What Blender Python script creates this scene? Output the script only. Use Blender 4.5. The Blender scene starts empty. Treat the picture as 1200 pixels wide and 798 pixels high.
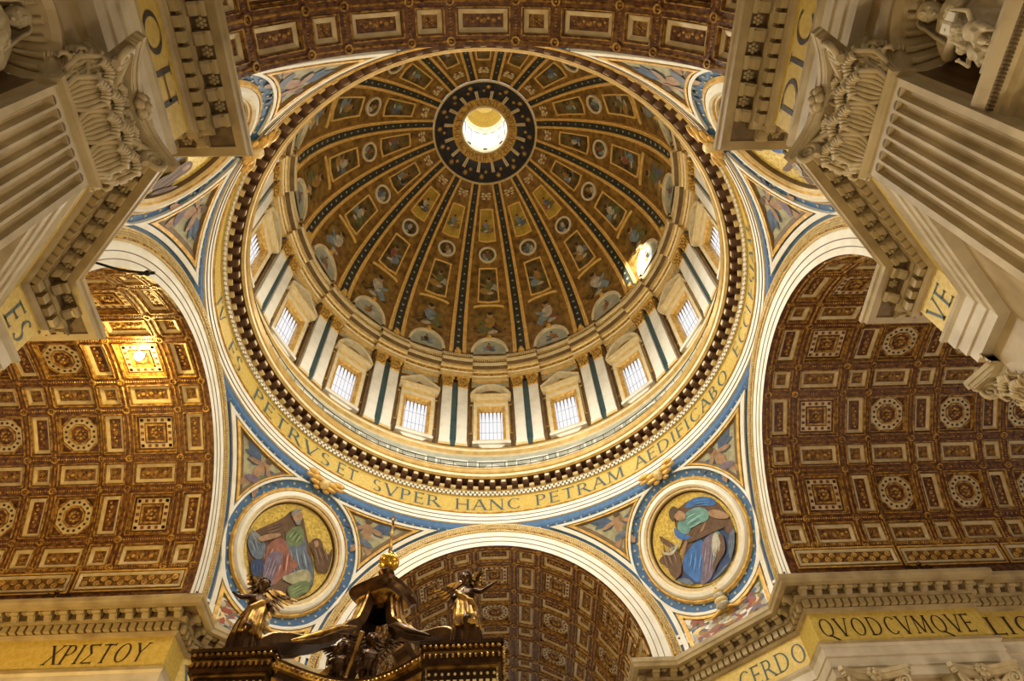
import bpy, bmesh, math, random
from math import sin, cos, pi, radians as rad, sqrt, atan2, acos, asin, degrees as deg
from mathutils import Vector as V, Matrix, noise
from mathutils.geometry import tessellate_polygon
sc = bpy.context.scene
col = sc.collection
# ------------------------------------------------------------------ camera
CAMH = 1.6
def make_camera():
    pit, yaw, roll, f = rad(57.1174), rad(3.5249), rad(-4.1742), 804.3907
    fwd = V((sin(yaw)*cos(pit), cos(yaw)*cos(pit), sin(pit)))
    r = V((cos(yaw), -sin(yaw), 0)); u = r.cross(fwd)
    r2 = cos(roll)*r + sin(roll)*u
    u2 = -sin(roll)*r + cos(roll)*u
    cd = bpy.data.cameras.new('camera'); cam = bpy.data.objects.new('camera', cd)
    cd.sensor_fit = 'HORIZONTAL'; cd.sensor_width = 36.0; cd.lens = 36.0*f/1200.0
    cd.clip_start = 0.05; cd.clip_end = 400
    M = Matrix((r2, u2, -fwd)).transposed().to_4x4()
    M.translation = V((-0.0425, -27.985, CAMH))
    cam.matrix_world = M
    col.objects.link(cam); sc.camera = cam
make_camera()
sc.view_settings.view_transform = 'Standard'
sc.view_settings.look = 'None'
sc.view_settings.gamma = 1.0
sc.view_settings.use_curve_mapping = False
sc.view_settings.exposure = 0.0
# ------------------------------------------------------------------ light
w = bpy.data.worlds.new('world'); sc.world = w; w.use_nodes = True
w.node_tree.nodes['Background'].inputs[0].default_value = (1.0, 0.93, 0.80, 1)
w.node_tree.nodes['Background'].inputs[1].default_value = 0.5
WINDOW_LIGHT = 0.86
def lamp(name, typ, loc, energy, color, radius=0.5, target=None, **kw):
    ld = bpy.data.lights.new(name, typ); ld.energy = energy; ld.color = color
    if typ in ('POINT', 'SPOT'): ld.shadow_soft_size = radius
    for k, v in kw.items(): setattr(ld, k, v)
    o = bpy.data.objects.new(name, ld); o.location = loc
    if target is not None:
        o.rotation_euler = (V(target)-V(loc)).to_track_quat('-Z', 'Y').to_euler()
    col.objects.link(o); return o
# daylight of the lantern and a sunbeam through the drum window opposite the lit lunette
lamp('lantern_daylight', 'POINT', (0, 0, 107), 700, (1.0, 0.96, 0.86), 1.5)
lamp('sunbeam', 'SPOT', (-17.6, -11.6, 63.0), 500000, (1.0, 0.93, 0.75), 0.1, (17.9, 9.4, 76.0), spot_size=rad(8), spot_blend=0.6)
WARM = (1.0, 0.84, 0.56)
# unseen fill points added in mid-air to brighten drum and dome
for k in range(8):
    a_ = rad(45*k+22.5); lamp('drum_fill', 'POINT', (14.5*sin(a_), 14.5*cos(a_), 57.5), 760, (1.0, 0.86, 0.62), 0.4)
# daylight falling in through the sixteen drum windows, stronger from the sunny near left side
for k in range(16):
    a_ = rad(22.5*k); e_ = 5600*(1+0.75*cos(a_+rad(140)))
    lamp('window_daylight', 'SPOT', (20.4*sin(a_), 20.4*cos(a_), 62), e_, (1.0, 0.96, 0.86), 1.0, (-16*sin(a_), -16*cos(a_), 34), spot_size=rad(95), spot_blend=0.7)
# unseen low fill points added to brighten the piers and vaults
for (x, y, z, e) in ((0, -31, 9, 650), (-10, 4, 7, 1500), (5, -15, 7, 3200), (6, 8, 8, 1500)):
    lamp('nave_fill', 'POINT', (x, y, z), e, WARM, 1.0)
for (x, y, z, e, c) in ((-32, 0, 14, 10000, (1.0, 0.66, 0.20)), (32, 0, 14, 3500, (1.0, 0.80, 0.60)), (0, 36, 14, 1500, (1.0, 0.85, 0.62))):
    lamp('vault_fill', 'POINT', (x, y, z), e, c, 2.0)  # added points without fittings, brightening the barrel vaults
# ------------------------------------------------------------------ dimensions
A, XF, ZS, WN = 12.0, 20.94, 31.43, 2.0      # arch half span, arch plane, springing, archivolt width
RS = 25.15                                   # pendentive sphere
# ------------------------------------------------------------------ materials
MATS = {}
def mat(name, c1, c2=None, rough=0.5, metal=0.0, scale=2.0, bump=0.0, kind='noise', detail=6.0, lo=0.35, hi=0.65, bscale=None, emit=None, estr=0.0):
    m = bpy.data.materials.new(name); m.use_nodes = True; MATS[name] = m
    nt = m.node_tree; N = nt.nodes; L = nt.links
    b = N['Principled BSDF']
    b.inputs['Roughness'].default_value = rough; b.inputs['Metallic'].default_value = metal
    b.inputs['Base Color'].default_value = (*c1, 1)
    if emit:
        b.inputs['Emission Color'].default_value = (*emit, 1); b.inputs['Emission Strength'].default_value = estr
    if c2 is not None or bump:
        tc = N.new('ShaderNodeTexCoord')
        if kind == 'voronoi':
            t = N.new('ShaderNodeTexVoronoi'); t.inputs['Scale'].default_value = scale; out = t.outputs['Color']
        elif kind == 'wave':
            t = N.new('ShaderNodeTexWave'); t.inputs['Scale'].default_value = scale; t.inputs['Distortion'].default_value = 9; t.inputs['Detail'].default_value = 4; out = t.outputs['Fac']
        else:
            t = N.new('ShaderNodeTexNoise'); t.inputs['Scale'].default_value = scale; t.inputs['Detail'].default_value = detail; out = t.outputs['Fac']
        L.new(tc.outputs['Object'], t.inputs['Vector'])
        if c2 is not None:
            r = N.new('ShaderNodeValToRGB'); e = r.color_ramp.elements
            e[0].position = lo; e[0].color = (*c1, 1); e[1].position = hi; e[1].color = (*c2, 1)
            L.new(out, r.inputs['Fac']); L.new(r.outputs['Color'], b.inputs['Base Color'])
        if bump:
            bn = N.new('ShaderNodeBump'); bn.inputs['Strength'].default_value = bump; bn.inputs['Distance'].default_value = 0.1
            if bscale:
                t2 = N.new('ShaderNodeTexNoise'); t2.inputs['Scale'].default_value = bscale; t2.inputs['Detail'].default_value = 3
                L.new(tc.outputs['Object'], t2.inputs['Vector']); L.new(t2.outputs['Fac'], bn.inputs['Height'])
            else:
                L.new(out, bn.inputs['Height'])
            L.new(bn.outputs['Normal'], b.inputs['Normal'])
    return m
mat('marble', (0.52, 0.42, 0.25), (0.34, 0.26, 0.13), 0.45, 0, 0.9, 0.15, detail=9, lo=.4, hi=.72)
mat('pier_marble', (0.44, 0.34, 0.19), (0.28, 0.20, 0.09), 0.45, 0, 0.6, 0.1, detail=9, lo=.4, hi=.7)
mat('red_marble', (0.16, 0.05, 0.03), (0.26, 0.12, 0.07), 0.4, 0, 1.2, 0.1, detail=9)
mat('white_marble', (0.80, 0.79, 0.74), (0.62, 0.61, 0.56), 0.4, 0, 0.7, 0.08, detail=9, lo=.45, hi=.75)
mat('statue_stone', (0.58, 0.50, 0.35), (0.42, 0.35, 0.22), 0.5, 0, 1.5, 0.1, detail=8)
mat('grey_marble', (0.30, 0.33, 0.29), (0.42, 0.43, 0.36), 0.4, 0, 1.1, 0.1, detail=9)
mat('teal_marble', (0.025, 0.06, 0.075), (0.05, 0.09, 0.10), 0.35, 0, 1.0, 0.05)
mat('brown_stone', (0.11, 0.065, 0.025), (0.18, 0.11, 0.045), 0.5, 0, 1.0, 0.1)
mat('dark_brown', (0.075, 0.03, 0.014), (0.13, 0.06, 0.025), 0.5, 0.1, 2.0, 0.15)
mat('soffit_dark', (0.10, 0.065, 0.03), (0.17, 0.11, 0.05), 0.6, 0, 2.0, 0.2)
mat('gold', (0.80, 0.52, 0.14), (0.50, 0.28, 0.06), 0.36, 0.25, 2.5, 0.2, detail=5)
mat('gold_lip', (0.50, 0.33, 0.09), (0.36, 0.22, 0.05), 0.4, 0.2, 1.5, 0.1)
mat('pale_marble', (0.58, 0.51, 0.38), (0.42, 0.35, 0.24), 0.45, 0, 0.8, 0.1, detail=9, lo=.4, hi=.72)
mat('gold_light', (0.78, 0.62, 0.31), (0.64, 0.47, 0.20), 0.4, 0.15, 2.0, 0.15)
mat('gold_relief', (0.16, 0.07, 0.015), (0.70, 0.44, 0.10), 0.38, 0.2, 4.0, 0.8, detail=4, lo=.38, hi=.62)
mat('cream', (0.78, 0.70, 0.50), (0.66, 0.56, 0.36), 0.5, 0.05, 1.6, 0.15)
mat('ring_white', (0.86, 0.85, 0.78), (0.76, 0.73, 0.62), 0.45, 0.0, 1.0, 0.08)
mat('gold_mosaic', (0.62, 0.46, 0.12), (0.52, 0.36, 0.065), 0.42, 0.1, 5.0, 0.15, detail=8)
mat('gold_tesserae', (0.42, 0.29, 0.05), (0.68, 0.50, 0.10), 0.4, 0.25, 7.0, 0.3, kind='voronoi', lo=.2, hi=.8)
mat('letter', (0.045, 0.09, 0.10), None, 0.5)
mat('letter_dark', (0.03, 0.02, 0.012), None, 0.5)
mat('blue', (0.035, 0.105, 0.25), (0.05, 0.15, 0.33), 0.5, 0.0, 3.0, 0.1)
mat('vault_ground', (0.065, 0.016, 0.009), (0.20, 0.085, 0.022), 0.45, 0.1, 3.2, 0.6, detail=5, lo=.40, hi=.66)
mat('vault_gold', (0.16, 0.07, 0.016), (0.56, 0.33, 0.08), 0.4, 0.2, 3.5, 0.5, detail=4, lo=.38, hi=.62)
mat('frame_cream', (0.66, 0.55, 0.34), (0.52, 0.40, 0.22), 0.45, 0.1, 1.5, 0.1)
mat('panel_relief', (0.09, 0.03, 0.010), (0.32, 0.17, 0.04), 0.42, 0.15, 3.4, 1.0, detail=4, lo=.36, hi=.66)
mat('panel_red', (0.10, 0.018, 0.012), (0.22, 0.06, 0.03), 0.45, 0.15, 3.0, 0.5)
mat('hole_dark', (0.045, 0.022, 0.012), None, 0.6)
mat('dome_gold', (0.92, 0.64, 0.22), (0.74, 0.46, 0.12), 0.36, 0.1, 2.0, 0.15)
mat('star_pale', (0.42, 0.44, 0.38), None, 0.5)
mat('ent_marble', (0.40, 0.31, 0.16), (0.24, 0.17, 0.08), 0.45, 0, 0.8, 0.15, detail=9, lo=.4, hi=.72)
mat('dome_ground', (0.13, 0.065, 0.014), (0.36, 0.20, 0.04), 0.42, 0.1, 1.2, 0.2, detail=6)
mat('dome_field', (0.10, 0.055, 0.012), (0.30, 0.18, 0.035), 0.45, 0.1, 1.0, 0.1)
mat('dome_panel', (0.05, 0.035, 0.014), (0.20, 0.13, 0.035), 0.45, 0.1, 1.0, 0.1)
mat('dome_lit', (0.62, 0.44, 0.07), (0.40, 0.26, 0.04), 0.4, 0.3, 1.0, 0.1)
mat('dome_dark', (0.022, 0.026, 0.022), (0.045, 0.045, 0.032), 0.5, 0.1, 1.5, 0.1)
mat('night_blue', (0.012, 0.014, 0.022), (0.03, 0.03, 0.035), 0.5, 0.1, 2.0, 0.1)
mat('bronze', (0.045, 0.022, 0.010), (0.11, 0.055, 0.02), 0.30, 0.85, 2.0, 0.2, detail=5)
mat('bronze_gold', (0.60, 0.36, 0.08), (0.22, 0.11, 0.03), 0.28, 0.85, 2.5, 0.25, detail=5, lo=.4, hi=.6)
mat('bronze_dark', (0.03, 0.014, 0.008), (0.06, 0.03, 0.014), 0.35, 0.7, 2.0, 0.1)
mat('iron', (0.02, 0.018, 0.016), None, 0.5, 0.6)
mat('floor_marble', (0.55, 0.48, 0.38), (0.40, 0.33, 0.24), 0.3, 0, 0.5, 0.0)
mat('pane', (0.18, 0.19, 0.21), None, 0.2, 0, emit=(0.93, 0.95, 1.0), estr=WINDOW_LIGHT)
mat('lantern_pane', (0.9, 0.88, 0.8), None, 0.2, 0, emit=(1.0, 0.97, 0.88), estr=1.4)
mat('bulb', (1, .8, .4), None, 0.3, 0, emit=(1.0, 0.80, 0.36), estr=60.0)
for n, c in dict(robe_blue=(.035, .16, .50), robe_teal=(.16, .36, .34), robe_navy=(.02, .05, .16), robe_rose=(.34, .13, .09), robe_violet=(.20, .15, .22),
                 robe_green=(.16, .22, .09), robe_white=(.55, .52, .42), robe_brown=(.14, .07, .03), robe_ochre=(.42, .24, .06), robe_grey=(.24, .25, .25), robe_slate=(.13, .17, .24),
                 skin=(.42, .25, .14), hair=(.10, .06, .03), wing_blue=(.07, .12, .22), sky_pale=(.42, .40, .24), red=(.42, .09, .05), dome_blue=(.24, .32, .38), dome_rose=(.34, .12, .06),
                 dome_green=(.16, .18, .07), dome_skin=(.46, .29, .15), dome_white=(.58, .53, .42), dome_brown=(.05, .025, .012)).items():
    mat(n, c, tuple(v*0.62 for v in c), 0.5, 0.0, 2.2, 0.1, detail=8)
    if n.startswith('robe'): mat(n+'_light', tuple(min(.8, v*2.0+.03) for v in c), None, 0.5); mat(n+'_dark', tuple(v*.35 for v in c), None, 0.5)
# ------------------------------------------------------------------ mesh builder
class MB:
    def __init__(s): s.v = []; s.f = []; s.m = []; s.names = []
    def mi(s, name):
        if name not in s.names: s.names.append(name)
        return s.names.index(name)
    def face(s, pts, m):
        b = len(s.v); s.v.extend([tuple(p) for p in pts]); s.f.append(tuple(range(b, b+len(pts)))); s.m.append(s.mi(m))
    def grid(s, rows, m, close=False):
        """rows: list of equal-length point lists"""
        b = len(s.v); n = len(rows[0]); k = s.mi(m)
        for r in rows: s.v.extend([tuple(p) for p in r])
        for i in range(len(rows)-1):
            for j in range(n if close else n-1):
                j2 = (j+1) % n
                s.f.append((b+i*n+j, b+i*n+j2, b+(i+1)*n+j2, b+(i+1)*n+j)); s.m.append(k)
    def fan(s, loop, c, m):
        b = len(s.v); k = s.mi(m); s.v.extend([tuple(p) for p in loop]); s.v.append(tuple(c)); n = len(loop)
        for i in range(n): s.f.append((b+i, b+(i+1) % n, b+n)); s.m.append(k)
    def box(s, x0, x1, y0, y1, z0, z1, m, T=None):
        P = [V((x, y, z)) for z in (z0, z1) for y in (y0, y1) for x in (x0, x1)]
        if T is not None: P = [T(*p) if callable(T) else T @ p for p in P]
        b = len(s.v); s.v.extend([tuple(p) for p in P]); k = s.mi(m)
        for q in ((0, 2, 3, 1), (4, 5, 7, 6), (0, 1, 5, 4), (2, 6, 7, 3), (0, 4, 6, 2), (1, 3, 7, 5)):
            s.f.append(tuple(b+i for i in q)); s.m.append(k)
    def flat(s, pts, T, h, m, e=.7):
        """filled 2D polygon that follows a curved mapper: its triangles are split until no edge is longer than e"""
        k = s.mi(m); P = [V((p[0], p[1], 0)) for p in pts]; st = [tuple((P[i].x, P[i].y) for i in t) for t in tessellate_polygon([P])]; idx = {}
        def vi(p):
            q = (round(p[0], 4), round(p[1], 4))
            if q not in idx: idx[q] = len(s.v); s.v.append(tuple(T(p[0], p[1], h)))
            return idx[q]
        while st:
            a, b, c = st.pop(); L = [(a[0]-b[0])**2+(a[1]-b[1])**2, (b[0]-c[0])**2+(b[1]-c[1])**2, (c[0]-a[0])**2+(c[1]-a[1])**2]; j = L.index(max(L))
            if L[j] > e*e:
                a, b, c = ((a, b, c), (b, c, a), (c, a, b))[j]; d = ((a[0]+b[0])/2, (a[1]+b[1])/2); st += [(a, d, c), (d, b, c)]
            else: s.f.append((vi(a), vi(b), vi(c))); s.m.append(k)
    def poly(s, pts, T, h, m, h0=None):
        """filled 2D polygon at height h through mapper T(u,v,h); with h0 its side walls too"""
        P = [V((p[0], p[1], 0)) for p in pts]; b = len(s.v); k = s.mi(m)
        s.v.extend([tuple(T(p[0], p[1], h)) for p in pts])
        for t in tessellate_polygon([P]): s.f.append(tuple(b+i for i in t)); s.m.append(k)
        if h0 is not None:
            s.grid([[T(p[0], p[1], h0) for p in pts], [T(p[0], p[1], h) for p in pts]], m, True)
    def ring(s, outer, inner, T, h0, h1, m, hi=None):
        """raised frame between two loops of the same length; hi = height of the inner edge"""
        hi = h1 if hi is None else hi
        mid = [((3*a[0]+b[0])/4, (3*a[1]+b[1])/4) for a, b in zip(outer, inner)]
        s.grid([[T(p[0], p[1], h0) for p in outer], [T(p[0], p[1], h1) for p in outer], [T(p[0], p[1], h1) for p in mid], [T(p[0], p[1], hi) for p in inner], [T(p[0], p[1], h0) for p in inner]], m, True)
    def tube(s, pts, rads, m, n=8, cap=True, T=None):
        pts = [V(p) for p in pts]; rows = []
        up = None
        for i, p in enumerate(pts):
            d = (pts[min(i+1, len(pts)-1)]-pts[max(i-1, 0)])
            if d.length < 1e-9: d = V((0, 0, 1))
            d.normalize()
            if up is None:
                up = d.orthogonal()
            up = (up - d*up.dot(d))
            if up.length < 1e-6: up = d.orthogonal()
            up.normalize(); sd = d.cross(up)
            r = rads[i] if isinstance(rads, (list, tuple)) else rads
            row = [p + (up*cos(2*pi*j/n)+sd*sin(2*pi*j/n))*r for j in range(n)]
            if T: row = [T(*q) for q in row]
            rows.append(row)
        s.grid(rows, m, True)
        if cap:
            c0, c1 = pts[0], pts[-1]
            if T: c0, c1 = T(*c0), T(*c1)
            s.fan(rows[0], c0, m); s.fan(rows[-1], c1, m)
    def ball(s, c, r, m, nu=10, nv=7, T=None):
        c = V(c); rr = V(r) if isinstance(r, (tuple, list, V)) else V((r, r, r)); rows = []
        for i in range(nv+1):
            t = -pi/2+pi*i/nv
            row = [V((c.x+rr.x*cos(t)*cos(2*pi*j/nu), c.y+rr.y*cos(t)*sin(2*pi*j/nu), c.z+rr.z*sin(t))) for j in range(nu)]
            rows.append([T(*q) for q in row] if T else row)
        s.grid(rows, m, True)
    def lathe(s, prof, n, mats, a0=0.0, a1=2*pi, off=(0, 0)):
        """prof [(r,z)], mats one name or one per profile edge, about the z axis"""
        close = abs(a1-a0-2*pi) < 1e-6
        an = [a0+(a1-a0)*j/n for j in range(n if close else n+1)]
        for i in range(len(prof)-1):
            m = mats if isinstance(mats, str) else mats[i]
            s.grid([[(off[0]+r*sin(a), off[1]+r*cos(a), z) for a in an] for r, z in (prof[i], prof[i+1])], m, close)
    def mesh(s, name, smooth=False):
        me = bpy.data.meshes.new(name); me.from_pydata(s.v, [], s.f)
        for n in s.names: me.materials.append(MATS[n])
        me.polygons.foreach_set('material_index', s.m)
        if smooth:
            me.polygons.foreach_set('use_smooth', [True]*len(s.f))
        me.update(); return me
    def build(s, name, parent=None, smooth=False, weld=False, mtx=None):
        me = s.mesh(name, smooth)
        if weld:
            bm = bmesh.new(); bm.from_mesh(me); bmesh.ops.remove_doubles(bm, verts=bm.verts, dist=1e-4); bm.to_mesh(me); bm.free()
        return link(name, me, parent, mtx)
def link(name, me, parent=None, mtx=None):
    o = bpy.data.objects.new(name, me)
    if parent is not None: o.parent = parent
    if mtx is not None: o.matrix_local = mtx
    col.objects.link(o); return o
def empty(name, loc=(0, 0, 0), mtx=None):
    o = bpy.data.objects.new(name, None)
    if mtx is not None: o.matrix_world = mtx
    else: o.location = loc
    o.empty_display_size = 0.2
    col.objects.link(o); return o
def tag(o, label=None, cat=None, group=None, kind=None):
    if label: o['label'] = label
    if cat: o['category'] = cat
    if group: o['group'] = group
    if kind: o['kind'] = kind
    return o
def copy_tree(o, parent=None):
    c = o.copy(); col.objects.link(c)
    if parent is not None: c.parent = parent
    for ch in list(o.children): copy_tree(ch, c)
    return c
def frame_mtx(o, x, y, z):
    M = Matrix((V(x), V(y), V(z))).transposed().to_4x4(); M.translation = V(o); return M
def circle(cx, cy, rx, ry=None, n=20, a0=0.0):
    ry = rx if ry is None else ry
    return [(cx+rx*cos(a0+2*pi*i/n), cy+ry*sin(a0+2*pi*i/n)) for i in range(n)]
def rect(cx, cy, hw, hh): return [(cx-hw, cy-hh), (cx+hw, cy-hh), (cx+hw, cy+hh), (cx-hw, cy+hh)]
def blob(rng, cx, cy, rx, ry, rot=0.0, n=11, jit=0.15):
    out = []
    for i in range(n):
        a = 2*pi*i/n; k = 1+rng.uniform(-jit, jit); x, y = rx*k*cos(a), ry*k*sin(a)
        out.append((cx+x*cos(rot)-y*sin(rot), cy+x*sin(rot)+y*cos(rot)))
    return out
def star(cx, cy, r, n=8, k=0.4, a0=0.0):
    return [(cx+(r if i % 2 == 0 else r*k)*cos(a0+pi*i/n), cy+(r if i % 2 == 0 else r*k)*sin(a0+pi*i/n)) for i in range(2*n)]
# ------------------------------------------------------------------ lettering
def _L(x0, x1, y0=0, y1=1, w=.11): return ('l', x0, y0, x1, y1, w)
def _arc(cx, cy, rx, ry, a0, a1): return ('a', cx, cy, rx, ry, a0, a1)
GL = {
 'I': (.3, [_L(.15, .15)]), 'T': (.75, [_L(.37, .37), ('h', .02, .73, .96)]), 'H': (.82, [_L(.12, .12), _L(.7, .7), ('h', .12, .7, .5)]),
 'E': (.62, [_L(.12, .12), ('h', .12, .56, .03), ('h', .12, .5, .52), ('h', .12, .56, .97)]), 'F': (.58, [_L(.12, .12), ('h', .12, .5, .52), ('h', .12, .56, .97)]),
 'L': (.6, [_L(.12, .12), ('h', .12, .58, .03)]), 'V': (.8, [_L(.06, .4, 1, 0, .12), _L(.4, .74, 0, 1, .06)]), 'A': (.8, [_L(.06, .4, 0, 1, .06), _L(.4, .74, 1, 0, .12), ('h', .2, .6, .36)]),
 'X': (.78, [_L(.08, .7, 1, 0, .12), _L(.08, .7, 0, 1, .06)]), 'Y': (.76, [_L(.06, .38, 1, .48, .12), _L(.38, .7, .48, 1, .06), ('s', .38, 0, .38, .48, .11)]),
 'N': (.85, [_L(.12, .12, 0, 1, .06), _L(.12, .74, 1, 0, .12), _L(.74, .74, 0, 1, .06)]), 'M': (1.0, [_L(.1, .16, 0, 1, .06), _L(.16, .5, 1, .05, .12), _L(.5, .84, .05, 1, .06), _L(.84, .9, 1, 0, .12)]),
 'O': (.95, [_arc(.47, .5, .4, .5, 0, 360)]), 'Q': (.95, [_arc(.47, .5, .4, .5, 0, 360), ('s', .5, .1, .98, -.2, .1)]), 'C': (.78, [_arc(.47, .5, .4, .5, 45, 315)]),
 'G': (.85, [_arc(.47, .5, .4, .5, 45, 330), ('s', .78, 0.05, .78, .42, .1)]), 'D': (.88, [_L(.12, .12), _arc(.3, .5, .5, .5, -90, 90), ('h', .12, .32, .03), ('h', .12, .32, .97)]),
 'P': (.65, [_L(.12, .12), _arc(.3, .74, .28, .26, -90, 90), ('h', .12, .32, .97), ('h', .12, .32, .48)]),
 'R': (.78, [_L(.12, .12), _arc(.3, .74, .28, .26, -90, 90), ('h', .12, .32, .97), ('h', .12, .32, .48), _L(.36, .74, .48, 0, .11)]),
 'B': (.7, [_L(.12, .12), _arc(.3, .75, .24, .25, -90, 90), _arc(.3, .26, .3, .26, -90, 90), ('h', .12, .32, .97), ('h', .12, .32, .51), ('h', .12, .32, .03)]),
 'S': (.6, [_arc(.3, .75, .23, .25, 40, 270), _arc(.3, .25, .25, .25, -140, 90)]),
 'U': (.8, [_L(.1, .1), _L(.7, .7)]), 'Z': (.7, []), ' ': (.45, []), '.': (.3, [('h', .1, .2, .5)]),
 '\u03a3': (.72, [('h', .08, .66, .97), ('h', .08, .66, .03), ('s', .1, .95, .42, .5, .11), ('s', .42, .5, .1, .05, .06)]),
}
def text_width(t): return sum(GL[c][0]+.12 for c in t)-.12
def text(mb, t, T, x0, y0, hgt, wid, h, m, slant=0.0):
    """letters of height hgt stretched to the width wid, starting at x0, through mapper T(u,v,h)"""
    kx = wid/text_width(t); x = x0
    def q(pts, ox): mb.face([T(ox+(px+slant*py)*kx, y0+py*hgt, h) for px, py in pts], m)
    for c in t:
        for st in GL[c][1]:
            if st[0] in 'ls':
                _, a, b, c2, d, wd = st; dx, dy = c2-a, d-b; ln = sqrt(dx*dx+dy*dy)
                ww = wd/2 if abs(dx) < .02 else wd/2*ln/max(abs(dy), .2)
                if abs(dy) > .1: q([(a-ww, b), (a+ww, b), (c2+ww, d), (c2-ww, d)], x)
                else: q([(a, b-wd/2), (c2, d-wd/2), (c2, d+wd/2), (a, b+wd/2)], x)
                if st[0] == 'l':
                    for px, py in ((a, b), (c2, d)):
                        if py < .02: q([(px-.13, 0), (px+.13, 0), (px+.13, .04), (px-.13, .04)], x)
                        elif py > .98: q([(px-.13, .96), (px+.13, .96), (px+.13, 1), (px-.13, 1)], x)
            elif st[0] == 'h':
                _, a, b, yy = st; q([(a, yy-.03), (b, yy-.03), (b, yy+.03), (a, yy+.03)], x)
                if b-a > .3: q([(b-.04, yy-.09), (b, yy-.09), (b, yy+.09), (b-.04, yy+.09)], x)
            else:
                _, cx, cy, rx, ry, a0, a1 = st; n = max(4, int(abs(a1-a0)/18))
                P = []
                for i in range(n+1):
                    an = rad(a0+(a1-a0)*i/n); th = .04+.075*abs(cos(an))
                    P.append(((cx+rx*cos(an), cy+ry*sin(an)), (cx+(rx-th)*cos(an), cy+(ry-th*.8)*sin(an))))
                for i in range(n): q([P[i][0], P[i+1][0], P[i+1][1], P[i][1]], x)
        x += (GL[c][0]+.12)*kx
# ================================================================== SETTING
QUADS = {'far_right': (1, 1), 'far_left': (-1, 1), 'near_left': (-1, -1), 'near_right': (1, -1)}
FARL = 58.0
def make_floor():
    mb = MB(); k = 20; s = FARL*2/k
    for i in range(k):
        for j in range(k):
            x0, y0 = -FARL+i*s, -FARL+j*s
            mb.face([(x0, y0, 0), (x0+s, y0, 0), (x0+s, y0+s, 0), (x0, y0+s, 0)], 'floor_marble')
    tag(mb.build('floor'), 'pale polished marble church floor under the crossing', 'floor', kind='structure')
make_floor()
# ------------------------------------------------------------------ pier plan
STEP = 31.2
def pier_path(sx, sy, step=0.45):
    P = [(FARL, A+step), (STEP, A+step), (STEP, A), (XF, A), (XF, A+WN), (A+WN, XF), (A, XF), (A, STEP), (A+step, STEP), (A+step, FARL)]
    return [V((sx*x, sy*y, 0)) for x, y in P]
def offsets(path, sx, sy):
    """mitred outward direction at each vertex (towards the open crossing)"""
    ns = []
    for a, b in zip(path, path[1:]):
        d = (b-a).normalized(); n = V((-d.y, d.x, 0))
        if sx*sy < 0: n = -n
        ns.append(n)
    out = []
    for i in range(len(path)):
        n1 = ns[max(i-1, 0)]; n2 = ns[min(i, len(ns)-1)]
        out.append((n1+n2)/(1+n1.dot(n2)))
    return ns, out
ENT = [(0, 24.6, 'pale_marble'), (0.45, 24.6, 'pale_marble'), (0.45, 25.2, 'pale_marble'), (0.53, 25.22, 'pale_marble'), (0.53, 25.85, 'pale_marble'), (0.61, 25.87, 'pale_marble'), (0.61, 26.45, 'pale_marble'),
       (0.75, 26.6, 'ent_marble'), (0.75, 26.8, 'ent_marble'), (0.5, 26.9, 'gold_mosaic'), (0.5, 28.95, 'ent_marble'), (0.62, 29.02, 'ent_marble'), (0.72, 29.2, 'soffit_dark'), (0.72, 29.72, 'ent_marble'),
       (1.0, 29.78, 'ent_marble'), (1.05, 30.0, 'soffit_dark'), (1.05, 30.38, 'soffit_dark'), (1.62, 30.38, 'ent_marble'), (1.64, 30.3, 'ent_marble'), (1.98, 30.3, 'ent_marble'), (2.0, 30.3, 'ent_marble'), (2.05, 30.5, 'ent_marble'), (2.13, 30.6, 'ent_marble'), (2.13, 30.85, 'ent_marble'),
       (2.0, 31.0, 'ent_marble'), (0, 31.06, 'ent_marble'), (0, 31.5, 'ent_marble')]
def rosette_mesh():
    mb = MB(); mb.ball((0, 0, .05), .09, 'ent_marble', 6, 4)
    for k in range(6):
        a = pi*k/3; mb.ball((.15*cos(a), .15*sin(a), .03), (.09, .09, .05), 'ent_marble', 5, 3)
    return mb.mesh('rosette')
ROS = rosette_mesh()
def modillion_mesh():
    mb = MB(); pr = [(0, 0), (.62, 0), (.62, -.16), (.54, -.26), (.36, -.24), (.24, -.40), (.12, -.5), (0, -.46)]
    for sd in (-.24, .24): mb.face([(sd, y, z) for y, z in pr], 'ent_marble')
    mb.grid([[(sd, y, z) for y, z in pr] for sd in (-.24, .24)], 'ent_marble', True)
    mb.tube([(-.26, .52, -.17), (.26, .52, -.17)], .12, 'ent_marble', 7)
    mb.grid([[(u, y, z-.03) for u in (-.17, -.08, .08, .17)] for y, z in ((.5, -.28), (.36, -.27), (.24, -.42), (.12, -.52))], 'ent_marble')
    return mb.mesh('modillion')
MOD = modillion_mesh()
def dentil_mesh():
    mb = MB(); mb.box(-.19, .19, 0, .27, 0, .46, 'ent_marble'); return mb.mesh('dentil')
DEN = dentil_mesh()
def along(path, ns, offs, o, pitch, i0=0, i1=None):
    """points at a regular pitch on the offset path, with outward normals"""
    for i in range(i0, len(path)-1 if i1 is None else i1):
        a = path[i]+offs[i]*o; b = path[i+1]+offs[i+1]*o; L = (b-a).length
        if L < .6 or (b-a).dot(path[i+1]-path[i]) < 0: continue
        k = max(1, int(L/pitch+.3)); d = (b-a).normalized()
        for j in range(k):
            p = a+d*(L*(j+.5)/k)
            if max(abs(p.x), abs(p.y)) < 44: yield p, ns[i], d
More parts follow.
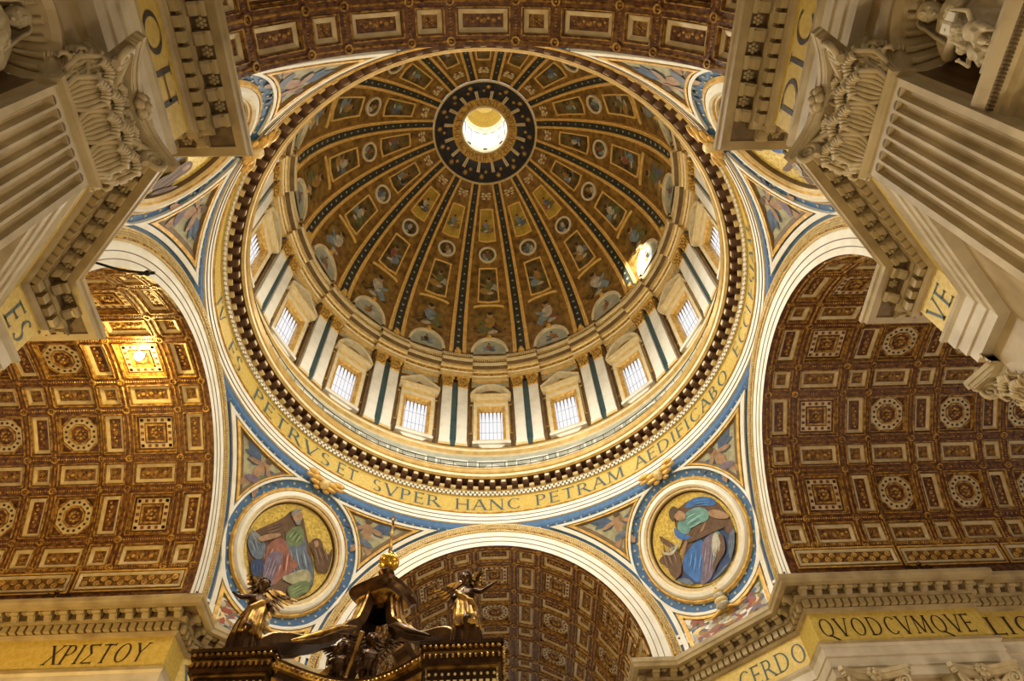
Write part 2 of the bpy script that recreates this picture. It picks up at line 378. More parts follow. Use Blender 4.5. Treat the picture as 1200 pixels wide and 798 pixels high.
def make_pier(nm, sx, sy, k):
    path = pier_path(sx, sy); ns, offs = offsets(path, sx, sy)
    side = nm.replace('_', ' ')
    # wall: plain marble faces, with an arched niche left open in the nave-side and transept-side faces
    mb = MB()
    NZ0, NZC, NR = 17.9, 21.3, 1.5
    def T(i):
        a = path[i]; d = (path[i+1]-a).normalized()
        return lambda u, z, h=0: a+d*u+V((0, 0, z))+ns[i]*h
    niches = []
    for i in range(len(path)-1):
        t = T(i); L = (path[i+1]-path[i]).length
        if i in (2, 6):
            mid = 25.4-XF; u = mid if i == 6 else L-mid
            u0, u1 = u-NR, u+NR
            for (p, q, z0, z1) in ((0, u0, 0, 24.6), (u1, L, 0, 24.6), (u0, u1, 0, NZ0), (u0, u1, NZC+NR, 24.6)):
                mb.face([t(p, z0), t(q, z0), t(q, z1), t(p, z1)], 'pier_marble')
            arc = [(u+NR*cos(pi*j/12), NZC+NR*sin(pi*j/12)) for j in range(13)]
            for j in range(12):
                (p, z), (q, y) = arc[j], arc[j+1]
                mb.face([t(p, z), t(q, y), t(q, NZC+NR), t(p, NZC+NR)], 'pier_marble')
            niches.append((i, t, u))
        else:
            mb.face([t(0, 0), t(L, 0), t(L, 24.6), t(0, 24.6)], 'pier_marble')
    wall = mb.build('wall_'+nm); tag(wall, 'warm marble wall of the %s crossing pier' % side, 'wall', kind='structure')
    for i, t, u in niches:
        n = MB(); R = NR
        n.grid([[t(u+R*cos(pi*j/14), z, -R*sin(pi*j/14)) for j in range(15)] for z in (NZ0, NZC)], 'brown_stone')
        n.face([t(u+R*cos(pi*j/14), NZ0, -R*sin(pi*j/14)) for j in range(15)], 'brown_stone')
        n.build('niche', wall)
        s = MB(); rows = []          # fluted shell of the half dome
        for j in range(57):
            a = pi*j/56; rr = []
            for q in range(9):
                e = q/8*pi/2; k2 = R*(1-.13*abs(sin(a*9))*sin(2*e)**.7)
                rr.append(t(u+k2*sin(e)*cos(a), NZC+k2*sin(e)*sin(a), -R*cos(e)))
            rows.append(rr)
        s.grid(rows, 'pier_marble')
        for j in range(1, 9):
            a = pi*j/9; s.tube([t(u+R*.93*sin(e)*cos(a), NZC+R*.93*sin(e)*sin(a), -R*.93*cos(e)) for e in (.25, .6, 1.0, 1.35, 1.5)], [.03, .06, .08, .1, .1], 'marble', 6)
        s.build('niche_shell', wall, True)
        m = MB()                     # moulded arch round the niche
        o = [(u+(R+.45)*cos(pi*j/24), NZC+(R+.45)*sin(pi*j/24)) for j in range(25)]; q = [(u+R*cos(pi*j/24), NZC+R*sin(pi*j/24)) for j in range(25)]
        o = [(u+R+.45, NZ0)]+o+[(u-R-.45, NZ0)]; q = [(u+R, NZ0)]+q+[(u-R, NZ0)]
        m.grid([[t(*p, 0) for p in o], [t(*p, .12) for p in o], [t((p[0]+2*r[0])/3, (p[1]+2*r[1])/3, .2) for p, r in zip(o, q)], [t(*p, 0) for p in q]], 'pier_marble')
        m.build('niche_moulding', wall)
        l = MB(); pr = [(0, 17.0), (.2, 17.05), (.2, 17.3), (.45, 17.45), (.5, 17.75), (.5, 17.9), (0, 17.9)]
        L0, L1 = u-1.6, u+1.9
        l.grid([[t(L0, z, h) for h, z in pr], [t(L1, z, h) for h, z in pr]], 'marble')
        for e in (L0, L1): l.face([t(e, z, h) for h, z in pr], 'marble')
        for j in range(44):
            c = L0+.05+j*.088; l.box(c, c+.045, 17.34, 17.42, .3, .46, 'soffit_dark', t)
        l.build('niche_ledge', wall)
    # entablature swept round the pier
    e = MB()
    for (o0, z0, m), (o1, z1, _) in zip(ENT, ENT[1:]):
        mm = m
        e.grid([[path[i]+offs[i]*o0+V((0, 0, z0)) for i in range(len(path))], [path[i]+offs[i]*o1+V((0, 0, z1)) for i in range(len(path))]], mm)
    tr = e.build('trim_%d' % k); tag(tr, 'heavy marble entablature with a gold inscribed frieze round the %s pier' % side, 'entablature', kind='structure')
    for p, n, d in along(path, ns, offs, 1.02, 1.02):
        link('modillion', MOD, tr, frame_mtx((p.x, p.y, 30.38), d, n, (0, 0, 1)))
    pts = list(along(path, ns, offs, 1.02, 1.02))
    for (p, n, d), (p2, n2, d2) in zip(pts, pts[1:]):
        if (n-n2).length < .01 and (p2-p).length < 1.3:
            c = (p+p2)/2+n*.32
            link('rosette', ROS, tr, frame_mtx((c.x, c.y, 30.36), d, n, (0, 0, -1)))
    for p, n, d in along(path, ns, offs, .72, .52):
        link('dentil', DEN, tr, frame_mtx((p.x, p.y, 29.24), d, n, (0, 0, 1)))
    return wall, tr, path, ns, offs
PIER = {}
for k, (nm, (sx, sy)) in enumerate(QUADS.items()): PIER[nm] = make_pier(nm, sx, sy, k+1)
# inscriptions of the pier friezes
def inscribe(nm, t, p0, p1, z0=27.25, hgt=1.28, m='letter_dark', slant=0.0):
    """letters from plan point p0 to p1 standing proud of the frieze"""
    p0, p1 = V((*p0, 0)), V((*p1, 0)); d = (p1-p0).normalized(); n = V((-d.y, d.x, 0))
    if n.dot(-(p0+p1)) < 0: n = -n
    mb = MB(); text(mb, t, lambda u, v, h: p0+d*u+n*h+V((0, 0, v)), 0, z0, hgt, (p1-p0).length, .03, m, slant)
    mb.build('inscription', PIER[nm][1])
f = A-.5; g = XF-.5
inscribe('far_left', 'XPI\u03a3TOY', (-27.9, f), (-21.8, f), slant=.12)
inscribe('far_left', 'IA', (-33.4, f+.45), (-31.0, f+.45), slant=.12)
inscribe('far_right', 'QVODCVMQVE', (20.75, f), (30.9, f))
inscribe('far_right', 'LIG', (32.1, f+.45), (35.2, f+.45))
cs = (A+WN+XF-.5*1.41421)/2.0      # middle of the frieze on the 45 degree face
def chp(sx, sy, t): return (sx*(cs+t*.7071), sy*(cs-t*.7071))
inscribe('far_right', 'CERDO', chp(1, 1, -.6), chp(1, 1, 4.7), m='letter')
inscribe('far_left', 'VN', chp(-1, 1, 4.4), chp(-1, 1, 2.2), m='letter')
inscribe('near_left', 'ES', (-g, -13.25), (-g, -11.75), m='letter')
inscribe('near_right', 'VE', (g, -11.7), (g, -13.3), m='letter')
inscribe('near_left', 'OH', (-f, -24.9), (-f, -21.5))
inscribe('near_right', 'DICI', (f, -21.0), (f, -25.4))
# ------------------------------------------------------------------ barrel vaults
TROW = [90+28.2*k for k in (-2, -1, 0, 1, 2)]; SROW = [90+14.1*k for k in (-5, -3, -1, 1, 3, 5)]
NCOL = [(21.6, 22.85, 'n'), (23.7, 26.6, 'q'), (27.45, 28.8, 'n'), (29.4, 32.2, 'o'), (32.9, 34.2, 'n'), (34.9, 37.6, 'o'), (38.3, 39.6, 'n'), (40.3, 43.0, 'o'), (43.7, 45.0, 'n'), (45.7, 48.4, 'o'), (49.1, 50.4, 'n')]
DEPTH = 0.3
def flower(mb, r, h, m, n=8, u0=0, v0=0):
    mb.ball((u0, v0, h), (r*.3, r*.3, r*.25), m, 8, 5)
    for k in range(n):
        a = 2*pi*k/n; mb.ball((u0+r*.62*cos(a), v0+r*.62*sin(a), h*.6), (r*.27, r*.27, r*.16), m, 6, 4)
def ident(u, v, h): return V((u, v, h))
CACHE = {}
def coffer_meshes(kind, w, h):
    """frame, panel and ornament meshes of one coffer (w along the axis, h along the arc)"""
    key = (kind, round(w, 1), round(h, 1))
    if key in CACHE: return CACHE[key]
    hw, hh = w/2, h/2; fr = MB(); pa = MB(); orn = MB()
    if kind == 'r':
        b = .27; fr.ring(rect(0, 0, hw*.98, hh*.98), rect(0, 0, hw-b, hh-b), ident, 0, .2, 'frame_cream', .12)
        pa.poly(rect(0, 0, hw-b, hh-b), ident, .03, 'panel_relief')
        lx, ly = hw-b, hh-b
        if abs(lx-ly) < .25: flower(orn, min(lx, ly)*.75, .08, 'vault_gold', 6)
        else:
            n = 3; L = max(lx, ly)
            for k in range(-n, n+1):
                c = L*.8*k/n; s = (.11 if k % 2 else .17)*(1.3 if k == 0 else 1)
                p = (c, .12*(k % 2)*(1 if k > 0 else -1)) if lx > ly else (.12*(k % 2), c)
                orn.ball((p[0], p[1], .05), (s, s, .1), 'vault_gold', 6, 4)
    elif kind == 'q':
        fr.ring(rect(0, 0, hw, hh), rect(0, 0, hw-.12, hh-.12), ident, 0, .2, 'vault_gold')
        fr.ring(rect(0, 0, hw-.26, hh-.26), rect(0, 0, hw-.62, hh-.62), ident, 0, .13, 'frame_cream')
        for k in range(5):
            for s in (-1, 1):
                for (c, d) in (((-1+k*.5)*(hw-.44), s*(hh-.44)), (s*(hw-.44), (-1+k*.5)*(hh-.44))):
                    fr.box(c-.11, c+.11, d-.11, d+.11, .1, .15, 'panel_red')
        fr.ring(rect(0, 0, hw-.72, hh-.72), rect(0, 0, hw-.86, hh-.86), ident, 0, .2, 'vault_gold')
        pa.poly(rect(0, 0, hw-.12, hh-.12), ident, .02, 'panel_relief'); pa.poly(rect(0, 0, hw-.86, hh-.86), ident, .04, 'panel_red')
        flower(orn, .5, .14, 'vault_gold', 8)
    else:
        r = min(hw, hh)
        oc = lambda k: [(k*cos(pi/8+pi*i/4)/cos(pi/8), k*sin(pi/8+pi*i/4)/cos(pi/8)) for i in range(8)]
        fr.ring(rect(0, 0, hw, hh), rect(0, 0, hw-.1, hh-.1), ident, 0, .2, 'vault_gold')
        fr.ring(oc(r*.98), oc(r*.9), ident, 0, .18, 'vault_gold')
        fr.ring(oc(r*.88), oc(r*.56), ident, 0, .13, 'frame_cream')
        for k in range(16):
            a = 2*pi*k/16+pi/16; c = (r*.74*cos(a), r*.74*sin(a)); fr.poly(circle(c[0], c[1], .1, n=8), ident, .16, 'hole_dark', .1)
        fr.ring(oc(r*.54), oc(r*.44), ident, 0, .2, 'vault_gold')
        pa.poly(rect(0, 0, hw-.1, hh-.1), ident, .02, 'panel_relief'); pa.poly(oc(r*.44), ident, .04, 'panel_red')
        flower(orn, r*.36, .12, 'vault_gold', 8)
    CACHE[key] = (fr.mesh('coffer'), pa.mesh('panel'), orn.mesh('rosette', True)); return CACHE[key]
def make_vault(name, ax, sg, label, s_max):
    def T(s, th, h=0.0):
        R = A-h+(.12 if s > 29.1 else 0); a = rad(th)
        return V((sg*s, R*cos(a), ZS+R*sin(a))) if ax == 0 else V((R*cos(a), sg*s, ZS+R*sin(a)))
    cols = [c for c in NCOL if c[1] < s_max]
    rows = [(t-6.7, t+6.7, 'T') for t in TROW]+[(t-3.35, t+3.35, 'S') for t in SROW]
    rows.sort()
    sb = [XF]+[v for c in cols for v in c[:2]]; sb = sorted(sb+[29.1]); sb.append(s_max if s_max > sb[-1] else sb[-1]+.4); sb.append(FARL)
    tb = sorted([-3, 183, 7.6, 13.2, 172.4, 166.8]+[v for r in rows for v in r[:2]])
    mb = MB()
    cells = {(round(c[0], 2), round(r[0], 2)): (c, r) for c in cols for r in rows}
    for i in range(len(sb)-1):
        for j in range(len(tb)-1):
            s0, s1, t0, t1 = sb[i], sb[i+1], tb[j], tb[j+1]
            if (round(s0, 2), round(t0, 2)) in cells:
                lo = [T(s0+.001, t0), T(s1, t0), T(s1, t1), T(s0+.001, t1)]; hi = [T(s0+.02, t0, -DEPTH), T(s1, t0, -DEPTH), T(s1, t1, -DEPTH), T(s0+.02, t1, -DEPTH)]
                mb.grid([lo, hi], 'vault_gold', True)
                mb.face(hi, 'vault_ground')
            else:
                n = max(1, int((t1-t0)/3.5)); e = .001 if abs(s0-29.1) < .01 else 0
                mb.grid([[T(s, t0+(t1-t0)*q/n) for q in range(n+1)] for s in (s0+e, s1)], 'vault_ground')
    mb.grid([[T(29.1, t) for t in range(0, 181, 4)], [T(29.101, t) for t in range(0, 181, 4)]], 'vault_gold')
    root = mb.build(name); tag(root, label, 'ceiling', kind='structure')
    zc = V((0, 0, ZS))
    def place(nm, me, s, th, par, h=-DEPTH):
        p = T(s, th, h); a = rad(th)
        up = V((0, -cos(a), -sin(a))) if ax == 0 else V((-cos(a), 0, -sin(a)))
        e1 = V((sg, 0, 0)) if ax == 0 else V((0, sg, 0)); e2 = up.cross(e1)
        return link(nm, me, par, frame_mtx(p, e1, e2, up))
    for c in cols:
        for r in rows:
            wd, hg = c[1]-c[0], rad(r[1]-r[0])*A
            kind = 'r' if (r[2] == 'S' or c[2] == 'n') else c[2]
            fr, pa, orn = coffer_meshes(kind, wd, hg)
            o = place('coffer', fr, (c[0]+c[1])/2, (r[0]+r[1])/2, root)
            link('panel', pa, o); link('rosette', orn, o)
    # long scroll panels along the springing
    for t0 in (10.4, 169.6):
        for (a, b) in ((21.7, 28.8), (29.5, 36.6), (37.2, 44.0)):
            if b > s_max: continue
            hw, hh = (b-a)/2, .58; fr = MB(); fr.ring(rect(0, 0, hw, hh), rect(0, 0, hw-.2, hh-.2), ident, 0, .14, 'frame_cream', .08)
            fr.ring(rect(0, 0, hw+.2, hh+.2), rect(0, 0, hw+.1, hh+.1), ident, 0, .12, 'gold')
            me = fr.mesh('scroll_panel'); o = place('scroll_panel', me, (a+b)/2, t0, root, 0)
            pa = MB(); pa.poly(rect(0, 0, hw-.2, hh-.2), ident, .03, 'panel_relief'); link('panel', pa.mesh('panel'), o)
            orn = MB(); n = 16
            for q in range(n):
                u = -hw+.5+(2*hw-1)*q/(n-1); v = .16*(1 if q % 2 else -1)
                orn.ring(circle(u, v, .2, n=8), circle(u, v, .11, n=8), ident, 0, .09, 'gold')
                orn.ball((u, v, .05), .08, 'gold', 5, 3)
            link('scrolls', orn.mesh('scrolls'), o)
    # gilt mouldings, bosses and leaf chains of the ribs
    g = MB(); gb = MB()
    def strip(p, q, wd, m, h=.07):
        (s0, t0), (s1, t1) = p, q
        if s0 == s1:
            n = max(1, int(abs(t1-t0)/4)); g.grid([[T(s0-wd, t0+(t1-t0)*k/n, .0) for k in range(n+1)], [T(s0-wd*.4, t0+(t1-t0)*k/n, h) for k in range(n+1)], [T(s0+wd*.4, t0+(t1-t0)*k/n, h) for k in range(n+1)], [T(s0+wd, t0+(t1-t0)*k/n, 0) for k in range(n+1)]], m)
        else:
            e = deg(wd/A); g.grid([[T(s, t0-e, 0) for s in (s0, s1)], [T(s, t0-e*.4, h) for s in (s0, s1)], [T(s, t0+e*.4, h) for s in (s0, s1)], [T(s, t0+e, 0) for s in (s0, s1)]], m)
    for c in cols:
        for r in rows:
            e = .09; te = deg(e/A)
            for (p, q) in (((c[0]-e, r[0]-te), (c[0]-e, r[1]+te)), ((c[1]+e, r[0]-te), (c[1]+e, r[1]+te)), ((c[0]-e, r[0]-te), (c[1]+e, r[0]-te)), ((c[0]-e, r[1]+te), (c[1]+e, r[1]+te))):
                strip(p, q, .05, 'vault_gold')
    ribs_s = [(cols[i][1]+cols[i+1][0])/2 for i in range(len(cols)-1)]; ribs_s = [XF+.28]+ribs_s
    ribs_t = [(rows[i][1]+rows[i+1][0])/2 for i in range(len(rows)-1)]+[15.2, 164.8]
    for s in ribs_s:
        for q in range(int(deg(1)*0), 330):
            th = 16+q*.45
            if s > 36 and q % 2: continue
            if th > 164: break
            p = T(s, th, 0); n = T(s, th, .10)
            d1 = (T(s+.11, th)-T(s-.11, th))/2; d2 = (T(s, th+.36)-T(s, th-.36))/2
            gb.fan([p+d1, p+d2, p-d1, p-d2], n, 'vault_gold')
    for t in ribs_t:
        k = int((cols[-1][1]-XF)/.17)
        for q in range(k):
            s = XF+.1+q*.17
            if s > 36 and q % 2: continue
            p = T(s, t, 0); n = T(s, t, .10); d1 = (T(s+.08, t)-T(s-.08, t))/2*1.0; d2 = (T(s, t+.5)-T(s, t-.5))/2
            gb.fan([p+d1, p+d2, p-d1, p-d2], n, 'vault_gold')
    for s in ribs_s:
        for t in ribs_t:
            e = lambda u, v, h: T(s+u, t+deg(v/A), h)
            g.ring(circle(0, 0, .26, n=10), circle(0, 0, .16, n=10), e, 0, .12, 'vault_gold'); g.ball((0, 0, .02), (.09, .09, .1), 'vault_gold', 5, 3, e)
    tag(g.build('gilt_moulding', root), kind='stuff'); tag(gb.build('leaf_chain', root), kind='stuff')
    return root, place, T
VAULT = {}
VAULT['left'] = make_vault('ceiling_left', 0, -1, 'left barrel vault, golden and lamp lit, with square and octagon coffers', 46)
VAULT['right'] = make_vault('ceiling_right', 0, 1, 'right barrel vault of red brown coffers with pale frames', 46)
VAULT['far'] = make_vault('ceiling_far', 1, 1, 'far barrel vault of dim coffers behind the bronze canopy', 46)
VAULT['near'] = make_vault('ceiling_near', 1, -1, 'near barrel vault with one row of pale framed coffers overhead', 29)
# ------------------------------------------------------------------ arches
def make_arch(k, ax, sg, label):
    def T(r, th, h):   # h towards the crossing
        a = rad(th); o, z = r*cos(a), ZS+r*sin(a)
        if k == 8: h = h*.15-.12
        return V((sg*(XF-h), o, z)) if ax == 0 else V((o, sg*(XF-h), z))
    th = [i*2.0 for i in range(91)]
    def sweep(mb, prof, m): mb.grid([[T(r, t, h) for t in th] for r, h in prof], m)
    mb = MB()
    sweep(mb, [(11.98, -.1), (11.98, .12)], 'vault_ground'); sweep(mb, [(11.98, .12), (12.40, .14)], 'ring_white')
    sweep(mb, [(12.40, .14), (12.44, .17), (12.46, .18)], 'brown_stone')
    sweep(mb, [(12.46, .18), (12.86, .20)], 'ring_white'); sweep(mb, [(12.86, .20), (12.90, .22), (12.92, .24)], 'brown_stone')
    sweep(mb, [(12.92, .24), (13.45, .26)], 'ring_white'); sweep(mb, [(13.45, .26), (13.5, .30), (13.56, .30)], 'brown_stone')
    root = mb.build('trim_%d' % k); tag(root, label, 'arch', kind='structure')
    g = MB(); sweep(g, [(13.55, .22), (13.62, .34), (14.18, .34), (14.28, .22), (14.3, -.3)], 'gold_relief'); g.build('guilloche_band', root)
    c = MB()
    n = 190
    for q in range(n):
        t = 2+176*(q+.5)/n; e = .30; f2 = lambda u, v, h: T(13.9+v, t+deg(u/13.9), .34+h)
        c.ring(circle(0, 0, .2, n=8), circle(0, 0, .11, n=8), f2, 0, .07, 'gold_light')
    for q in range(260):
        t = 1+178*(q+.5)/260
        for rr, s in ((13.5, .06), (14.24, .07)):
            c.box(-s, s, -s, s, 0, s*1.4, 'gold_light', lambda u, v, h: T(rr+v, t+deg(u/rr), .28+h))
    tag(c.build('guilloche_links', root), kind='stuff')
    return root
make_arch(5, 1, 1, 'far arch with white stepped bands above the bronze canopy')
make_arch(6, 0, -1, 'left arch with white stepped bands framing the golden vault')
make_arch(7, 0, 1, 'right arch with white stepped bands framing the red brown vault')
make_arch(8, 1, -1, 'near arch overhead, seen from its underside')
# ------------------------------------------------------------------ ring entablature above the pendentives
NR_ = 192
def make_ring():
    mb = MB()
    prof = [(20.97, 45.2, 'blue'), (20.97, 45.95, 'gold_light'), (20.85, 46.0, 'ring_white'), (20.85, 46.3, 'brown_stone'), (20.78, 46.33, 'ring_white'), (20.74, 46.66, 'brown_stone'), (20.68, 46.69, 'ring_white'), (20.64, 47.0, 'gold'), (20.5, 47.06, 'gold'), (20.5, 47.16, 'brown_stone'), (20.75, 47.22, 'gold_mosaic'),
            (20.75, 49.2, 'gold_mosaic'), (20.62, 49.26, 'brown_stone'), (20.60, 49.75, 'gold_light'), (20.45, 49.82, 'dark_brown'), (20.45, 50.62, 'dark_brown'), (19.62, 50.62, 'dark_brown'), (19.62, 50.55, 'gold_lip'), (19.43, 50.72, 'cream'), (19.40, 51.0, 'gold_lip'),
            (19.30, 51.1, 'gold_lip'), (19.26, 51.35, 'cream'), (19.33, 51.45, 'gold_lip'), (19.28, 51.75, 'cream'), (19.45, 51.8, 'grey_marble'), (21.5, 51.8, 'grey_marble'), (21.42, 55.6, 'cream'), (21.25, 55.75, 'gold_lip'), (21.15, 56.2, 'cream'), (21.2, 56.6, 'gold_lip'), (21.35, 57.0, 'gold_lip'), (22.1, 57.2, 'gold')]
    mb.lathe([(r, z) for r, z, _ in prof], NR_, [m for _, _, m in prof[:-1]])
    root = mb.build('trim_9', None, False); tag(root, 'great circular entablature with gold frieze under the drum', 'entablature', kind='structure')
    me = MB(); me.box(-.27, .27, 0, .62, -.05, .05, 'dark_brown'); me.box(-.27, .27, 0, .7, .05, .46, 'dark_brown'); me.box(-.20, .20, .70, .74, .1, .4, 'cream'); me.tube([(-.29, .6, .08), (.29, .6, .08)], .09, 'dark_brown', 6)
    me = me.mesh('modillion')
    n = 116
    for k in range(n):
        a = 2*pi*k/n; rd = V((sin(a), cos(a), 0))
        link('modillion', me, root, frame_mtx(rd*20.45+V((0, 0, 50.14)), (cos(a), -sin(a), 0), -rd, (0, 0, 1)))
    c = MB()     # pale sunk squares in the soffit between modillions, and the bead row
    for k in range(n):
        a = 2*pi*(k+.5)/n; rd = V((sin(a), cos(a), 0)); tg = V((cos(a), -sin(a), 0))
        c.box(-.24, .24, 0, .30, 0, .25, 'gold_light', lambda u, v, h: rd*(20.47-v)+tg*u+V((0, 0, 49.86+h)))
    c.build('soffit_blocks', root)['kind'] = 'stuff'
    b = MB(); n = 300
    for k in range(n):
        for dz, sh in ((49.36, 0), (49.62, .5)):
            a = 2*pi*(k+sh)/n; rd = V((sin(a), cos(a), 0)); tg = V((cos(a), -sin(a), 0))
            b.box(-.12, .12, 0, .1, -.1, .1, 'ring_white', lambda u, v, h: rd*(20.61-v)+tg*u+V((0, 0, dz+h)))
    tag(b.build('bead_row', root), kind='stuff')
    t = MB()
    def Tr(u, v, h): return V(((20.72-h)*sin(rad(u)), (20.72-h)*cos(rad(u)), v))
    for wd, a0, a1 in (('TV', -97, -90.5), ('ES', -85, -78), ('PETRVS', -71.5, -44.5), ('ET', -42.6, -36.6), ('SVPER', -32.5, -13.8), ('HANC', -10, 7.25), ('PETRAM', 11.3, 36), ('AEDIFICABO', 39.3, 74.2), ('ECCLESIAM', 79, 111)):
        text(t, wd, Tr, a0, 47.55, 1.35, a1-a0, .02, 'letter')
    t.build('inscription', root)
    # walkway railing on the cornice and panelled plinth of the drum
    r = MB(); n = 96
    for k in range(n):
        a = 2*pi*k/n; r.tube([(19.75*sin(a), 19.75*cos(a), 51.8), (19.75*sin(a), 19.75*cos(a), 53.0)], .03, 'iron', 5)
    for z in (52.4, 53.0): r.lathe([(19.72, z-.03), (19.78, z-.03), (19.78, z+.03), (19.72, z+.03), (19.72, z-.03)], 96, 'iron')
    rl = r.build('walkway_railing', None); tag(rl, 'thin iron walkway railing on the rim of the drum cornice', 'railing')
    p = MB()
    for k in range(16):
        for c, hw in ((0, 1.6), (11.25, 1.7)):
            a = rad(22.5*k+c); rd = V((sin(a), cos(a), 0)); tg = V((cos(a), -sin(a), 0))
            Tp = lambda u, v, h: rd*(21.44-h)+tg*u+V((0, 0, v))
            p.ring(rect(0, 54.0, hw, 1.0), rect(0, 54.0, hw-.2, .8), Tp, -.1, .12, 'white_marble'); p.poly(blob(random.Random(k), 0, 54.0, hw*.5, .5), Tp, .04, 'white_marble', -.05)
    p.build('plinth_panels', root)
    return root
RING = make_ring()
# ------------------------------------------------------------------ drum
RW = 22.0
def bay(az, R=RW):
    a = rad(az); rd = V((sin(a), cos(a), 0)); tg = V((cos(a), -sin(a), 0))
    return lambda u, v, h=0.0: rd*(R-h)+tg*u+V((0, 0, v))
def pil_mesh():
    mb = MB(); T = lambda x, y, z: V((x, y, z))
    mb.box(-.575, .575, -.35, 0, 58.0, 67.5, 'white_marble'); mb.box(-.66, .66, -.42, 0, 57.2, 57.55, 'gold_light'); mb.box(-.62, .62, -.38, 0, 57.55, 58.0, 'white_marble')
    return mb.mesh('pilaster')
def cap_mesh():
    mb = MB()
    mb.grid([[(-w2, 0, z), (-w2, -d, z), (w2, -d, z), (w2, 0, z)] for z, w2, d in ((67.5, .57, .34), (67.6, .64, .42), (67.7, .57, .36), (69.0, .66, .5))], 'gold')
    rng = random.Random(3)
    for z, n, s in ((67.95, 3, .19), (68.45, 4, .19), (68.9, 3, .17)):
        for k in range(n):
            u = (k-(n-1)/2)*1.1/n; mb.ball((u, -.47, z), (s, .16, .26), 'gold_relief', 6, 5)
    for s in (-1, 1): mb.ball((s*.6, -.5, 69.1), (.2, .2, .2), 'gold', 8, 5)
    mb.box(-.78, .78, -.62, 0, 69.3, 69.6, 'gold')
    return mb.mesh('capital')
def make_drum():
    mb = MB(); hb = RW*math.tan(rad(11.25))
    for k in range(16):
        T = bay(22.5*k)
        for (u0, u1, z0, z1) in ((-hb, -1.35, 56.9, 72), (1.35, hb, 56.9, 72), (-1.35, 1.35, 56.9, 59), (-1.35, 1.35, 64.4, 72)):
            mb.face([T(u0, z0), T(u1, z0), T(u1, z1), T(u0, z1)], 'brown_stone')
        q = [(-1.35, 59), (1.35, 59), (1.35, 64.4), (-1.35, 64.4)]
        mb.grid([[T(*p, 0) for p in q], [T(*p, -.9) for p in q]], 'gold', True)
    root = mb.build('wall_drum'); tag(root, 'round drum wall of paired white pilasters and sixteen windows', 'wall', kind='structure')
    pm, cm = pil_mesh(), cap_mesh()
    bk = MB(); bk.box(-1.85, 1.85, -.25, .3, 57.2, 69.6, 'brown_stone'); bk = bk.mesh('pilaster_backing')
    st = MB(); st.box(-.36, .36, -.34, 0, 57.4, 68.6, 'teal_marble'); st.ball((0, -.4, 69.0), (.22, .15, .3), 'bronze_dark', 6, 5); st = st.mesh('dark_marble_strip')
    gp = MB()   # gold and grey relief slabs flanking each window, shared
    for s in (-1, 1):
        c = s*2.35
        gp.ring(rect(c, 62.6, .28, 2.6), rect(c, 62.6, .18, 2.45), lambda u, v, h: V((u, -h, v)), 0, .08, 'gold')
    gp.ring([(-2.3, 68.55), (2.3, 68.55), (2.3, 69.55), (-2.3, 69.55)], [(-2.15, 68.7), (2.15, 68.7), (2.15, 69.4), (-2.15, 69.4)], lambda u, v, h: V((u, -h, v)), 0, .1, 'gold')
    gp.poly([(-2.15, 68.7), (2.15, 68.7), (2.15, 69.4), (-2.15, 69.4)], lambda u, v, h: V((u, -h, v)), .03, 'grey_marble')
    for q in range(7): gp.ball((-1.8+q*.6, -.05, 69.05), (.22, .1, .2), 'grey_marble', 6, 4)
    gp = gp.mesh('wall_relief')
    for k in range(16):
        a = rad(22.5*k+11.25); rd = V((sin(a), cos(a), 0)); tg = V((cos(a), -sin(a), 0))
        M = lambda R, u=0: frame_mtx(rd*R+tg*u, tg, rd, (0, 0, 1))
        link('pilaster_backing', bk, root, M(22.0))
        link('dark_marble_strip', st, root, M(21.95))
        for u in (-.93, .93):
            o = link('pilaster', pm, root, M(21.75, u)); link('capital', cm, o)
        a = rad(22.5*k); rd = V((sin(a), cos(a), 0)); tg = V((cos(a), -sin(a), 0))
        link('wall_relief', gp, root, frame_mtx(rd*21.98, tg, rd, (0, 0, 1)))
    return root
DRUM = make_drum()
